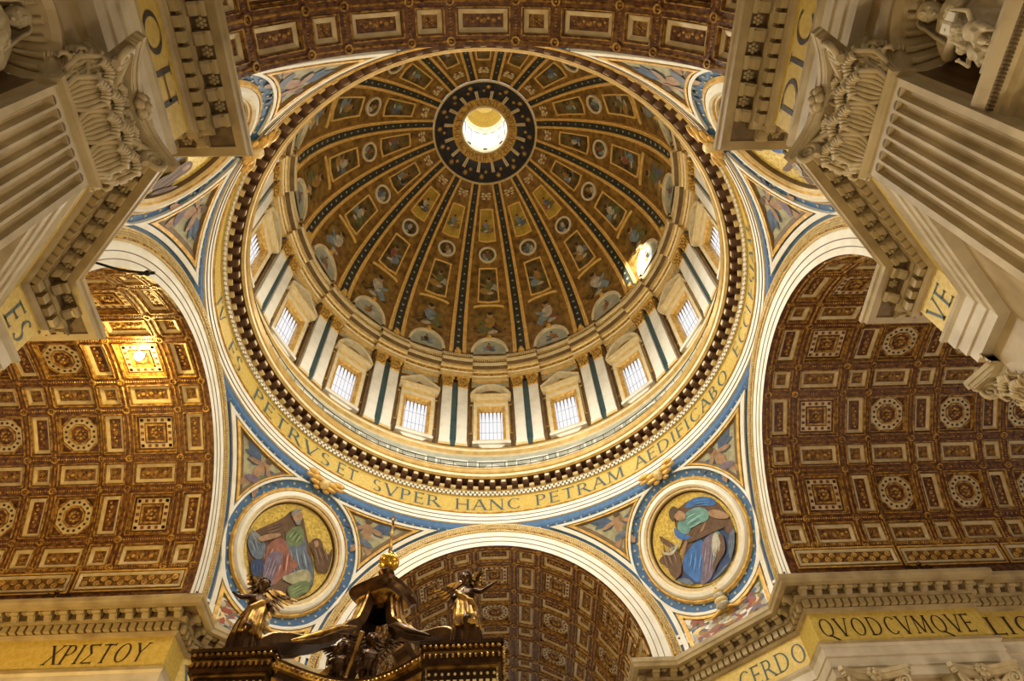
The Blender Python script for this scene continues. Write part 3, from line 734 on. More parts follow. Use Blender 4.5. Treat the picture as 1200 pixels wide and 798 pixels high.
def make_windows():
    I = lambda u, v, h: V((u, -h, v))
    fr = MB(); q = rect(0, 61.7, 2.02, 3.35); fr.ring(rect(0, 61.75, 2.02, 3.45), rect(0, 61.7, 1.62, 2.95), I, 0, .34, 'cream', .26); fr.ring(rect(0, 61.7, 1.62, 2.95), rect(0, 61.7, 1.3, 2.68), I, -.1, .22, 'gold', .06)
    fr = fr.mesh('frame')
    sl = MB(); sl.box(-2.1, 2.1, -.5, 0, 57.95, 58.35, 'white_marble'); sl.poly([(-1.5, 57.95), (1.5, 57.95), (.9, 57.35), (-.9, 57.35)], I, .25, 'white_marble', 0); sl = sl.mesh('sill')
    pa = MB(); pa.box(-1.36, 1.36, .55, .6, 58.95, 64.45, 'pane'); pa = pa.mesh('pane')
    ba = MB()
    for k in range(6):
        u = -1.1+k*.44; ba.tube([(u, .5, 59), (u, .5, 64.4)], .018, 'brown_stone', 5); ba.tube([(u, .48, 62.9), (u, .48, 64.4)], [.02, .085], 'brown_stone', 5)
    for z in (60.8, 62.6): ba.tube([(-1.35, .5, z), (1.35, .5, z)], .014, 'brown_stone', 5)
    ba = ba.mesh('window_bars')
    pt = MB(); pt.box(-2.0, 2.0, -.35, 0, 65.2, 65.8, 'gold_light'); pt.box(-2.35, 2.35, -.75, 0, 65.8, 66.15, 'cream'); pt.box(-2.4, 2.4, -.85, 0, 66.15, 66.35, 'gold_light')
    tri = MB(); tri.v, tri.f, tri.m, tri.names = list(pt.v), list(pt.f), list(pt.m), list(pt.names)
    for s in (-1, 1):
        tri.poly([(s*2.4, 66.35), (s*2.4, 66.75), (0, 68.3), (0, 67.85)], I, .85, 'cream', 0)
    tri.poly([(-2.0, 66.35), (2.0, 66.35), (0, 67.7)], I, .12, 'brown_stone')
    seg = MB(); seg.v, seg.f, seg.m, seg.names = list(pt.v), list(pt.f), list(pt.m), list(pt.names)
    R = 2.95; c = 65.3; a0 = asin(1.1/R)
    oa = [(R*cos(a0+(pi-2*a0)*j/16), c+R*sin(a0+(pi-2*a0)*j/16)) for j in range(17)]; ia = [(x*.84, c+(y-c)*.84) for x, y in oa]
    oa = [(x*.87, 66.4+(y-66.4)*.98) for x, y in oa]; ia = [(x*.87, max(66.36, y)) for x, y in ia]
    seg.grid([[I(*p, 0) for p in oa], [I(*p, .85) for p in oa], [I(*p, .85) for p in ia], [I(*p, 0) for p in ia]], 'cream')
    seg.poly(ia+[], I, .12, 'brown_stone')
    tri, seg = tri.mesh('pediment'), seg.mesh('pediment')
    for k in range(16):
        a = rad(22.5*k); rd = V((sin(a), cos(a), 0)); tg = V((cos(a), -sin(a), 0))
        w_ = link('window_%d' % (k+1), fr, None, frame_mtx(rd*22.0, tg, rd, (0, 0, 1)))
        ORD = ('', 'first', 'second', 'third', 'fourth', 'fifth', 'sixth', 'seventh'); hd = 'a curved' if k % 2 == 0 else 'a triangular'
        where = 'lowest in the view' if k == 0 else 'opposite the lowest, hidden by the near rim' if k == 8 else '%s to the %s of the lowest' % (ORD[min(k, 16-k)], 'right' if k < 8 else 'left')
        tag(w_, 'bright drum window under %s pediment, %s' % (hd, where), 'window', 'drum windows', 'structure')
        link('pane', pa, w_); link('window_bars', ba, w_); link('sill', sl, w_); link('pediment', seg if k % 2 == 0 else tri, w_)
make_windows()
# ------------------------------------------------------------------ drum entablature with breaks over the pilasters
def make_drum_cornice():
    an = []
    for k in range(16):
        c = 22.5*k+11.25
        for d in (-17.2, -14.0, -11.25, -8.3, -5.3): an.append((c+d, 0))
        for d in (-5.3, -2.6, 0, 2.6, 5.3): an.append((c+d, .55))
    prof = [(21.95, 69.6, 'gold_light'), (21.75, 69.6, 'gold_light'), (21.75, 69.95, 'gold'), (21.68, 69.97, 'gold_light'), (21.68, 70.3, 'cream'), (21.55, 70.4, 'gold_relief'), (21.6, 70.5, 'gold_relief'), (21.6, 71.0, 'gold_light'), (21.4, 71.1, 'gold'), (21.35, 71.35, 'brown_stone'),
            (20.75, 71.4, 'cream'), (20.7, 71.75, 'gold_light'), (20.62, 71.95, 'cream'), (20.8, 72.1, 'gold'), (21.15, 72.15, 'gold'), (21.15, 72.6, 'brown_stone'), (21.1, 73.3, 'gold_light'), (20.92, 73.4, 'cream'), (20.88, 73.75, 'gold'), (21.05, 73.85, 'gold')]
    mb = MB()
    def P(a, o, r, z):
        s = o if z < 73.35 else o*.3
        return V(((r-s)*sin(rad(a)), (r-s)*cos(rad(a)), z))
    for (r0, z0, m), (r1, z1, _) in zip(prof, prof[1:]): mb.grid([[P(a, o, r0, z0) for a, o in an], [P(a, o, r1, z1) for a, o in an]], m, True)
    root = mb.build('trim_10'); tag(root, 'gilded drum cornice breaking forward over each pilaster pair', 'cornice', kind='structure')
    d = MB()
    for k in range(16):
        c = 22.5*k
        for q in range(30):
            a = c-11.25+22.5*(q+.5)/30; dd = abs(((a-11.25) % 22.5+11.25) % 22.5-11.25); o = .55 if dd < 5.3 else 0
            for r_, z, s in ((21.35, 71.2, .12), (20.95, 72.75, .1)):
                rd = V((sin(rad(a)), cos(rad(a)), 0)); tg = V((cos(rad(a)), -sin(rad(a)), 0))
                d.box(-s, s, 0, .16, -.13, .13, 'gold_light', lambda u, v, h: rd*(r_-o-v)+tg*u+V((0, 0, z+h)))
    tag(d.build('dentils', root), kind='stuff')
    me = MB(); me.ball((0, -.1, 0), (.3, .25, .3), 'gold', 8, 6); me.box(-.4, .4, -.2, .2, -.5, -.25, 'gold'); me = me.mesh('gilt_ornament')
    for k in range(16):
        a = rad(22.5*k+11.25); rd = V((sin(a), cos(a), 0)); tg = V((cos(a), -sin(a), 0))
        link('gilt_ornament', me, root, frame_mtx(rd*20.6+V((0, 0, 74.3)), tg, rd, (0, 0, 1)))
    return root
make_drum_cornice()
# ------------------------------------------------------------------ dome
DC, DZ, DR = 8.84, 73.8, 29.84
def dome(az, t, h=0.0):
    r = -DC+(DR-h)*cos(rad(t)); z = DZ+(DR-h)*sin(rad(t)); a = rad(az)
    return V((r*sin(a), r*cos(a), z))
def drad(t): return -DC+DR*cos(rad(t))
def gore(az, tc):
    """local metres (u across, v up the shell) at gore centre az and elevation tc"""
    def T(u, v, h=0.0):
        t = tc+deg(v/DR); return dome(az+deg(u/drad(t)), t, h)
    return T
TT = 57.1
def make_dome():
    mb = MB(); na = 128
    ts = [i*TT/24 for i in range(25)]
    mb.grid([[dome(360*j/na, t) for j in range(na)] for t in ts], 'dome_ground', True)
    root = mb.build('ceiling_dome', None, True); tag(root, 'tall gilded dome shell divided into sixteen painted gores', 'ceiling', kind='structure')
    # ribs
    def wdark(t): return .58+(.36-.58)*t/TT
    def strip(mb, az, us, hs, m):
        tt = [0.3+(TT-.5)*i/26 for i in range(27)]
        mb.grid([[dome(az+deg(u(t)/drad(t)), t, h) for u, h in zip(us, hs)] for t in tt], m)
    rb = MB(); strip(rb, 0, [lambda t: -wdark(t), lambda t: -wdark(t)+.02, lambda t: wdark(t)-.02, lambda t: wdark(t)], [0, .16, .16, 0], 'dome_dark'); rb = rb.mesh('rib')
    gm = []
    for s in (-1, 1):
        g = MB(); k = lambda t: .55+(.34-.55)*t/TT
        strip(g, 0, [(lambda f: (lambda t: s*(wdark(t)+k(t)*f)))(f) for f in (0, .05, .3, .38, .62, .7, .95, 1.0)], [.16, .34, .38, .22, .22, .32, .30, 0], 'dome_gold'); gm.append(g.mesh('gilt_moulding'))
    sm = MB()
    for i in range(22):
        t = 2.5+i*2.45; T = gore(0, t); sm.poly(star(0, 0, .2-.08*i/22, 6, .45), T, .24, 'star_pale', .15)
    sm = sm.mesh('gilt_stars')
    for k in range(16):
        M = Matrix.Rotation(-rad(22.5*k+11.25), 4, 'Z')
        o = link('rib', rb, root, M)
        for g in gm: link('gilt_moulding', g, o)
        tag(link('gilt_stars', sm, o), kind='stuff')
    # gores
    rng = random.Random(5)
    def gmtx(k): return Matrix.Rotation(-rad(22.5*k), 4, 'Z')
    def frame(tc, outer, inner, m, ground, h=.2):
        T = gore(0, tc); a = MB(); a.ring(outer, inner, T, 0, h, m); b = MB()
        c = (sum(p[0] for p in inner)/len(inner), sum(p[1] for p in inner)/len(inner))
        b.fan([T(*p, .06) for p in inner], T(*c, .06), ground)
        return a.mesh('panel_frame'), b.mesh('painted_ground'), T
    def trap(wb, wt, hv, b):
        P = lambda e: [(-(wb-e), -hv+e), (0, -hv+e-.15), (wb-e, -hv+e), ((wb+wt)/2-e, 0), (wt-e, hv-e), (0, hv-e+.1), (-(wt-e), hv-e), (-((wb+wt)/2-e), 0)]
        return P(0), P(b)
    def m2(t0, t1): return (t0+t1)/2, rad(t1-t0)*DR/2
    kinds = {}
    tc, hv = m2(20.6, 31.8); o, i = trap(1.55, 1.3, hv, .2); kinds['painting'] = frame(tc, o, i, 'dome_gold', 'dome_panel')
    tc2, hv2 = m2(40.2, 49.8); o, i = trap(1.3, .95, hv2, .18); kinds['upper'] = frame(tc2, o, i, 'dome_gold', 'dome_panel')
    kinds['upper_lit'] = (kinds['upper'][0], None, kinds['upper'][2])
    b = MB(); T = gore(0, tc2); b.fan([T(*p, .06) for p in i], T(0, 0, .06), 'dome_lit'); lit = b.mesh('painted_ground')  # brighter copy of the upper ground, light put into its colour
    kinds['round'] = frame(36.0, circle(0, 0, 1.3, n=28), circle(0, 0, 1.02, n=28), 'cream', 'dome_panel', .25)
    # lunette at the foot and the arched field above it
    T0 = gore(0, .6)
    lo = [(2.45*cos(pi*j/20), 3.4*sin(pi*j/20)) for j in range(21)]; li = [(2.1*cos(pi*j/20), 3.0*sin(pi*j/20)) for j in range(21)]
    lf = MB(); lf.grid([[T0(*p, 0) for p in lo], [T0(*p, .4) for p in lo], [T0(*p, .4) for p in li], [T0(*p, .1) for p in li]], 'cream')
    lf.ball((0, 3.4, .45), (.35, .45, .3), 'gold', 8, 6, T0); lf = lf.mesh('lunette_frame')
    lg = MB(); lg.fan([T0(*p, .1) for p in li]+[T0(-2.1, .01, .1)], T0(0, 1.2, .1), 'grey_marble'); lg = lg.mesh('painted_ground')
    sf = MB(); Ts = gore(0, 13.2); wv = rad(18.6-7.8)*DR/2
    q = [(2.15*cos(pi*j/14), wv+.55*sin(pi*j/14)) for j in range(15)]
    sf.grid([[Ts(p[0], p[1]+.02, 0) for p in q], [Ts(p[0], p[1], .25) for p in q], [Ts(p[0]*.95, p[1]-.25, .25) for p in q], [Ts(p[0]*.95, p[1]-.25, 0) for p in q]], 'dome_gold'); sf = sf.mesh('field_arch')
    sg_ = MB(); pts = [(-2.05, -2.6), (2.05, -2.6), (1.95, wv)]+[(1.9*cos(pi*j/14), wv-.05+.5*sin(pi*j/14)) for j in range(1, 14)]+[(-1.95, wv)]
    sg_.fan([Ts(*p, .03) for p in pts], Ts(0, 0, .03), 'dome_field'); sg_ = sg_.mesh('painted_ground')
    # winged heads under the star ring
    Tc = gore(0, 53.6); ch = MB()
    ch.ball((0, .1, .2), (.24, .3, .22), 'gold_light', 8, 6, Tc)
    for s in (-1, 1):
        for j, (x, y, rx, ry) in enumerate(((.45, .35, .32, .2), (.5, -.05, .34, .17), (.35, -.4, .28, .15))): ch.ball((s*x, y, .12), (rx, ry, .12), 'gold_light' if j % 2 else 'cream', 7, 4, Tc)
    ch.ball((0, -.45, .1), (.2, .18, .12), 'red', 6, 4, Tc); ch = ch.mesh('winged_head', True)
    FC = ['dome_blue', 'dome_rose', 'dome_green', 'dome_white', 'dome_brown', 'robe_ochre', 'robe_slate']
    def seated(T, cx, cy, s, h0=.09):
        f = MB(); c = rng.sample(FC, 3); d = rng.choice((-1, 1))
        f.flat(blob(rng, cx, cy-.55*s, .95*s, .5*s, 0, 13, .16), T, h0, c[0]); f.flat(blob(rng, cx+d*.3*s, cy-.5*s, .5*s, .42*s, d*.5, 11, .16), T, h0+.02, c[1])
        f.flat(blob(rng, cx-d*.05*s, cy+.15*s, .36*s, .52*s, d*.25, 11, .1), T, h0+.03, c[2]); f.flat(blob(rng, cx+d*.42*s, cy+.15*s, .42*s, .13*s, d*.5, 9, .1), T, h0+.045, c[1])
        f.flat(circle(cx-d*.05*s, cy+.78*s, .2*s, .25*s, 12), T, h0+.05, 'dome_skin'); f.flat(blob(rng, cx+d*.02*s-d*.1*s, cy+.9*s, .18*s, .16*s, 0, 8, .1), T, h0+.06, 'dome_brown')
        f.flat(blob(rng, cx-d*.6*s, cy-.05*s, .22*s, .35*s, .3, 9, .2), T, h0+.02, c[0]); f.flat(blob(rng, cx-.2*d*s, cy-.75*s, .3*s, .16*s, .2, 9, .2), T, h0+.055, 'dome_white')
        return f.mesh('painted_figure')
    fig_big = [seated(Ts, 0, -.2, 2.15) for _ in range(6)]; fig_mid = [seated(kinds['painting'][2], 0, -.2, 1.5) for _ in range(5)]
    fig_up = [seated(kinds['upper'][2], 0, -.15, .98) for _ in range(5)]; fig_rd = [seated(kinds['round'][2], 0, -.05, .9) for _ in range(4)]; fig_ln = [seated(T0, 0, 1.4, .95, .13) for _ in range(4)]
    for k in range(16):
        M = gmtx(k)
        o = link('lunette', lf, root, M); link('painted_ground', lg, o); link('painted_figure', fig_ln[k % 4], o)
        o = link('figure_field', sf, root, M); link('painted_ground', sg_, o); link('painted_figure', fig_big[(k*5) % 6], o)
        o = link('painted_panel', kinds['painting'][0], root, M); link('painted_ground', kinds['painting'][1], o); link('painted_figure', fig_mid[(k*2) % 5], o)
        o = link('roundel', kinds['round'][0], root, M); link('painted_ground', kinds['round'][1], o); link('painted_figure', fig_rd[(k*3) % 4], o)
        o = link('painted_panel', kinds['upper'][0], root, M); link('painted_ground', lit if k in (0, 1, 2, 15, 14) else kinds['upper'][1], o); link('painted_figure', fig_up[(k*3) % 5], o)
        link('winged_head', ch, root, M)
    # crown: starred ring, lettered collar
    cr = MB(); pr = [(7.34, 98.45, 'gold_light'), (7.12, 98.4, 'gold_light'), (7.05, 98.62, 'night_blue'), (6.2, 99.3, 'night_blue'), (5.4, 99.85, 'night_blue'), (4.62, 100.2, 'gold'), (4.5, 100.1, 'gold'), (3.4, 100.7, 'cream'), (3.2, 100.6, 'cream'), (3.12, 100.9, 'cream'), (3.2, 101.6, 'cream')]
    cr.lathe([(r, z) for r, z, _ in pr], 96, [m for _, _, m in pr[:-1]]); cro = cr.build('crown_ring', root)
    def Tc2(r, az, h=.0):
        # slope of the dark ring
        z = 98.62+(7.05-r)/(7.05-4.62)*1.58+ .12*sin(pi*(7.05-r)/2.43); a = rad(az); return V((r*sin(a), r*cos(a), z-h))
    for k in range(32):
        az = 360*(k+.5)/32 if k % 2 else 360*k/32; rr = 6.35 if k % 2 else 5.75; s = .42 if k % 2 else .3
        m = MB(); m.poly(star(0, 0, s, 8, .38), lambda u, v, h: Tc2(rr+v, az+deg(u/rr), h), .06, 'gold', .0); m.build('star', cro)
    for k in range(16):
        az = 22.5*k+11.25; m = MB()
        m.box(-.2, .2, -.65, .65, 0, .3, 'cream', lambda u, v, h: Tc2(5.15+v, az+deg(u/5.15), h)); m.box(-.06, .06, -.6, .6, .3, .36, 'gold', lambda u, v, h: Tc2(5.15+v, az+deg(u/5.15), h)); m.build('console', cro)
    tx = MB(); text(tx, 'S.PETRI GLORIAE SIXTVS PP V A M D XC PONTIF V ', lambda u, v, h: V(((4.42-v)*sin(rad(u)), (4.42-v)*cos(rad(u)), 100.145+v*.545-h)), 30, .12, .75, 356, .04, 'letter_dark'); tx.build('inscription', cro)
    # lantern seen through the eye
    la = MB(); la.lathe([(3.2, 101.6), (3.35, 102.2), (3.3, 103.0)], 48, 'cream')
    for k in range(16):
        a0 = 22.5*k; T = bay(a0, 3.3); hw = 3.3*math.tan(rad(11.25))
        for u0, u1, z0, z1 in ((-hw, -.4, 103, 113), (.4, hw, 103, 113), (-.4, .4, 103, 103.4), (-.4, .4, 110.5, 113)):
            la.face([T(u0, z0), T(u1, z0), T(u1, z1), T(u0, z1)], 'white_marble')
    la.lathe([(3.3, 113), (3.1, 113.1), (3.1, 113.5), (2.7, 115.2), (1.7, 116.6), (0.0, 117.2)], 32, ['cream', 'gold', 'gold_mosaic', 'gold_mosaic', 'gold_mosaic'])
    lan = la.build('wall_lantern'); tag(lan, 'bright lantern with golden cap seen through the eye of the dome', 'lantern', kind='structure')
    for k in range(16):
        T = bay(22.5*k, 3.3); m = MB(); m.face([T(-.4, 103.4, -.2), T(.4, 103.4, -.2), T(.4, 110.5, -.2), T(-.4, 110.5, -.2)], 'lantern_pane'); m.build('pane', lan)
        if k % 2 == 0:
            m = MB(); T2 = bay(22.5*k, 3.32); m.box(-.28, .28, 102.35, 102.75, 0, .12, 'hole_dark', T2); m.build('grille', lan)
    m = MB(); T = lambda u, v, h: V((u, v, 115.0-h)); m.poly(blob(random.Random(2), 0, 0, 1.2, .9), lambda u, v, h: V((u*.9, v*.9, 116.55-h-.35*(u*u+v*v))), .15, 'robe_rose'); m.build('painted_cloud', lan)
    return root
make_dome()
# ------------------------------------------------------------------ pendentives
SC = V((0, 0, ZS))
def sph(az, el, h=0.0):
    a, e = rad(az), rad(el); return SC+V((cos(e)*sin(a), cos(e)*cos(a), sin(e)))*(RS-h)
EL0 = 19.7
def ploc(azc):
    """metres from the roundel centre on the pendentive sphere: u to the viewer's right, v up"""
    a, e = rad(azc), rad(EL0)
    c = V((cos(e)*sin(a), cos(e)*cos(a), sin(e))); u_ = V((cos(a), -sin(a), 0)); v_ = V((-sin(e)*sin(a), -sin(e)*cos(a), cos(e)))
    def T(u, v, h=0.0):
        r = sqrt(u*u+v*v); p = r/RS
        d = c*cos(p)+((u_*u+v_*v)*(sin(p)/r) if r > 1e-9 else V((0, 0, 0)))
        return SC+d*(RS-h)
    return T
M2D = deg(1/RS)
def angpt(rho, t):
    """(az, el) of the point at angular distance rho from (45, EL0), direction t (0 = right, 90 = up)"""
    p = ploc(45)(rho/M2D*cos(rad(t)), rho/M2D*sin(rad(t)))-SC
    return (deg(atan2(p.x, p.y)), deg(asin(p.z/RS)))
def yplane_az(el, yv): return deg(acos(min(1, yv/(RS*cos(rad(el))))))
def spandrel(off, n=14):
    """edges of the upper spandrel beside the far-side arch (az < 45), inset by off metres"""
    el = 32.8-off*M2D; yv = 20.5-off; rho = 13.35+off*M2D
    A_ = (yplane_az(el, yv), el)
    ts = [90+k*.25 for k in range(400)]
    B_t = min(ts, key=lambda t: abs(angpt(rho, t)[1]-el))
    C_t = min([t for t in ts if t > B_t+5], key=lambda t: abs(RS*cos(rad(angpt(rho, t)[1]))*cos(rad(angpt(rho, t)[0]))-yv))
    B_, C_ = angpt(rho, B_t), angpt(rho, C_t)
    AB = [(A_[0]+(B_[0]-A_[0])*i/n, el) for i in range(n+1)]
    BC = [angpt(rho, B_t+(C_t-B_t)*i/n) for i in range(n+1)]
    CA = []
    for i in range(n+1):
        e = C_[1]+(el-C_[1])*i/n; CA.append((yplane_az(e, yv), e))
    return AB, BC, CA
def lower(off, n=20):
    yv = 20.5-off; rho = 13.4+off*M2D
    ts = [181+k*.25 for k in range(360)]
    t0 = min(ts[:350], key=lambda t: abs(RS*cos(rad(angpt(rho, t)[1]))*cos(rad(angpt(rho, t)[0]))-yv))
    arc = [angpt(rho, t0+(540-2*t0)*i/n) for i in range(n+1)]
    eb = .6+off*.5; a0 = yplane_az(eb, yv); bot = [(a0+(90-2*a0)*i/n, eb) for i in range(n+1)]
    l = [(yplane_az(e, yv), e) for e in [arc[0][1]+(eb-arc[0][1])*i/8 for i in range(9)]]
    r = [(90-a, e) for a, e in l]
    return arc, bot, l, r
MOS_R = [('robe_navy', [(-1.69, -0.91), (-1.12, -0.44), (0.14, -0.14), (1.66, 0.17), (2.58, -0.18), (2.8, -1.3), (3.55, -1.36), (3.64, -1.7), (2.63, -2.74), (2.07, -3.36), (0.95, -3.87), (-0.02, -3.72), (-0.73, -3.9), (-2.26, -2.74), (-3.17, -2.47), (-3.2, -2.07), (-2.14, -2.04)]), ('robe_blue', [(-1.93, -1.18), (-1.2, -0.59), (0.14, -0.14), (0.6, -0.31), (0.31, -1.22), (-0.54, -2.3), (-0.93, -3.24), (-1.46, -3.25), (-1.74, -2.53), (-2.1, -1.87)]), ('robe_blue', [(0.51, 2.78), (1.35, 3.0), (2.33, 2.7), (3.24, 1.93), (3.2, 1.34), (2.36, 1.66), (1.83, 2.29), (0.75, 2.43)]), ('robe_blue', [(-1.2, 1.82), (-1.0, 1.3), (-0.53, 0.63), (-0.07, 0.27), (-0.91, 0.35), (-1.46, 0.95)]), ('robe_teal', [(-0.64, 2.01), (0.45, 2.3), (1.52, 2.17), (2.26, 1.51), (2.01, 0.75), (1.33, 0.76), (0.41, 1.1), (-0.37, 0.54), (-1.04, 1.32)]), ('robe_teal', [(1.56, -0.37), (2.32, -0.42), (2.05, -1.83), (0.66, -2.38), (-0.21, -3.24), (-0.08, -2.17), (0.64, -1.02)]), ('robe_violet', [(0.22, -0.78), (1.14, -0.32), (2.02, -0.35), (1.06, -1.26), (0.58, -2.53), (-0.03, -3.53), (-0.93, -3.89), (-1.24, -3.45), (-0.4, -2.38)]), ('robe_white', [(1.56, -0.57), (2.06, -0.47), (1.97, -1.59), (1.31, -2.17), (0.81, -2.18), (0.97, -1.4)]), ('skin', [(2.04, 1.35), (2.93, 1.1), (3.69, 0.13), (3.61, -0.18), (2.97, 0.08), (2.23, 0.73)]), ('skin', [(-0.58, 2.69), (-0.05, 2.8), (0.28, 2.4), (0.28, 1.95), (-0.09, 1.79), (-0.58, 2.04), (-0.74, 2.42)]), ('hair', [(-0.86, 3.17), (-0.29, 3.36), (-0.01, 2.88), (-0.2, 2.68), (-0.62, 2.62), (-0.84, 2.13), (-1.07, 2.25), (-1.11, 2.69)]), ('robe_brown', [(-0.91, 0.35), (0.98, 0.17), (2.33, 0.16), (2.98, -0.63), (1.98, -0.42), (0.72, -0.28), (-0.49, -0.09)]), ('robe_brown', [(2.06, -0.66), (2.47, -1.1), (1.97, -2.36), (0.91, -2.71), (0.13, -3.42), (0.55, -2.51), (1.89, -1.73)]), ('robe_brown', [(-2.66, 1.8), (-2.36, 1.34), (-1.76, 0.41), (-1.78, -0.47), (-2.15, -1.84), (-2.86, -2.24), (-3.22, -1.68), (-3.18, -0.92), (-3.79, -0.21), (-3.3, 0.13), (-2.21, -0.04), (-2.22, 0.36), (-2.78, 1.16)]), ('robe_slate', [(2.72, -1.44), (3.73, -1.08), (3.89, -1.37), (3.04, -2.41), (2.15, -3.22), (2.06, -2.79)]), ('robe_slate', [(-3.03, -2.16), (-1.95, -2.52), (-1.57, -3.47), (-2.77, -2.96)]), ('robe_slate', [(-0.02, -3.72), (1.26, -3.28), (1.9, -3.27), (0.88, -4.02), (-0.2, -4.09)]), ('robe_white', [(-2.98, 0.36), (-2.23, -0.08), (-1.34, 0.58), (-1.38, 0.3), (-2.25, -0.32), (-2.93, 0.03)])]
MOS_L = [('robe_slate', [(-0.66, 0.9), (0.11, 1.86), (1.09, 1.39), (1.32, 0.73), (2.42, -0.09), (2.95, -1.17), (2.74, -2.0), (2.21, -2.6), (1.15, -1.98), (0.09, -1.0), (-0.6, -0.02)]), ('robe_green', [(-0.9, 0.96), (-0.69, 1.75), (-0.14, 2.32), (0.48, 2.05), (0.81, 1.25), (0.36, 0.55), (-0.3, 0.41)]), ('robe_brown', [(-3.33, 0.15), (-2.64, 1.0), (-1.73, 2.07), (-1.24, 2.43), (-1.02, 1.77), (-1.15, 1.03), (-1.98, 0.59), (-2.98, 0.1)]), ('robe_rose', [(-1.92, -0.69), (-1.74, 0.15), (-1.03, 0.8), (-0.42, 0.45), (0.37, -0.3), (1.33, -0.59), (0.87, -1.37), (0.25, -2.21), (-0.13, -3.12), (-1.13, -2.69), (-1.39, -1.72)]), ('robe_violet', [(-1.6, -1.64), (-1.35, -0.59), (-0.56, -0.29), (-0.15, -0.93), (-0.38, -2.14), (-0.1, -3.19), (-0.94, -3.31), (-1.28, -2.58)]), ('sky_pale', [(0.17, -2.25), (0.91, -1.44), (1.77, -0.67), (2.38, -0.68), (2.73, -1.26), (2.31, -1.91), (1.28, -2.28)]), ('robe_slate', [(-4.02, -0.32), (-3.57, 0.02), (-2.88, -0.46), (-2.15, -0.25), (-1.7, -1.51), (-2.52, -1.93), (-3.54, -1.18)]), ('robe_grey', [(-4.05, -0.19), (-3.76, 0.04), (-2.68, -0.06), (-2.52, -0.73), (-3.18, -0.61)]), ('skin', [(-1.2, 2.85), (-0.99, 3.25), (-0.5, 3.36), (-0.19, 2.89), (-0.34, 2.37), (-0.85, 2.35)]), ('robe_grey', [(-1.36, 2.76), (-1.2, 3.24), (-0.62, 3.55), (-0.59, 3.31), (-1.0, 3.01), (-0.96, 2.48)]), ('robe_grey', [(-0.75, 2.44), (-0.31, 2.82), (-0.14, 2.32), (-0.48, 2.15)]), ('robe_brown', [(1.26, 1.47), (1.53, 1.99), (2.12, 2.08), (2.67, 1.37), (3.28, 1.16), (3.31, 1.86), (3.86, 0.94), (3.95, -0.36), (3.42, -0.21), (3.12, -0.53), (2.47, -0.07), (2.21, 0.67), (1.62, 0.96)]), ('skin', [(1.52, 1.59), (1.78, 1.91), (2.11, 1.58), (1.95, 1.22)]), ('robe_green', [(0.92, -2.81), (1.55, -1.98), (2.48, -1.38), (2.89, -2.12), (2.27, -2.76), (2.35, -3.44), (1.71, -3.54)]), ('skin', [(-3.04, -0.35), (-2.29, 0.39), (-1.5, 0.88), (-1.22, 0.76), (-2.19, -0.18), (-2.64, -0.51)]), ('robe_brown', [(3.18, 1.6), (3.41, 1.9), (3.82, 1.11), (3.95, -0.36), (3.47, -0.19), (3.29, 0.69)]), ('robe_navy', [(-2.68, -2.01), (-1.75, -1.63), (-1.28, -2.58), (-1.87, -3.23), (-2.48, -2.81)])]
MOS_R.insert(0, ('robe_brown', [(-0.57, 2.9), (1.4, 3.07), (3.4, 1.82), (3.64, -0.14), (3.43, -1.38), (2.71, -2.79), (1.19, -3.81), (-0.77, -3.98), (-2.74, -2.88), (-3.03, -2.16), (-1.77, -1.07), (-0.95, -0.13), (-1.21, 1.41)]))
MOS_L.insert(0, ('robe_brown', [(-4.06, -0.25), (-3.25, 0.19), (-1.73, 2.07), (-1.41, 3.03), (-0.49, 3.42), (1.18, 1.43), (2.47, -0.07), (3.02, -1.33), (2.92, -2.2), (2.35, -3.44), (0.62, -3.49), (-0.82, -3.35), (-2.1, -3.17), (-3.57, -1.2)]))
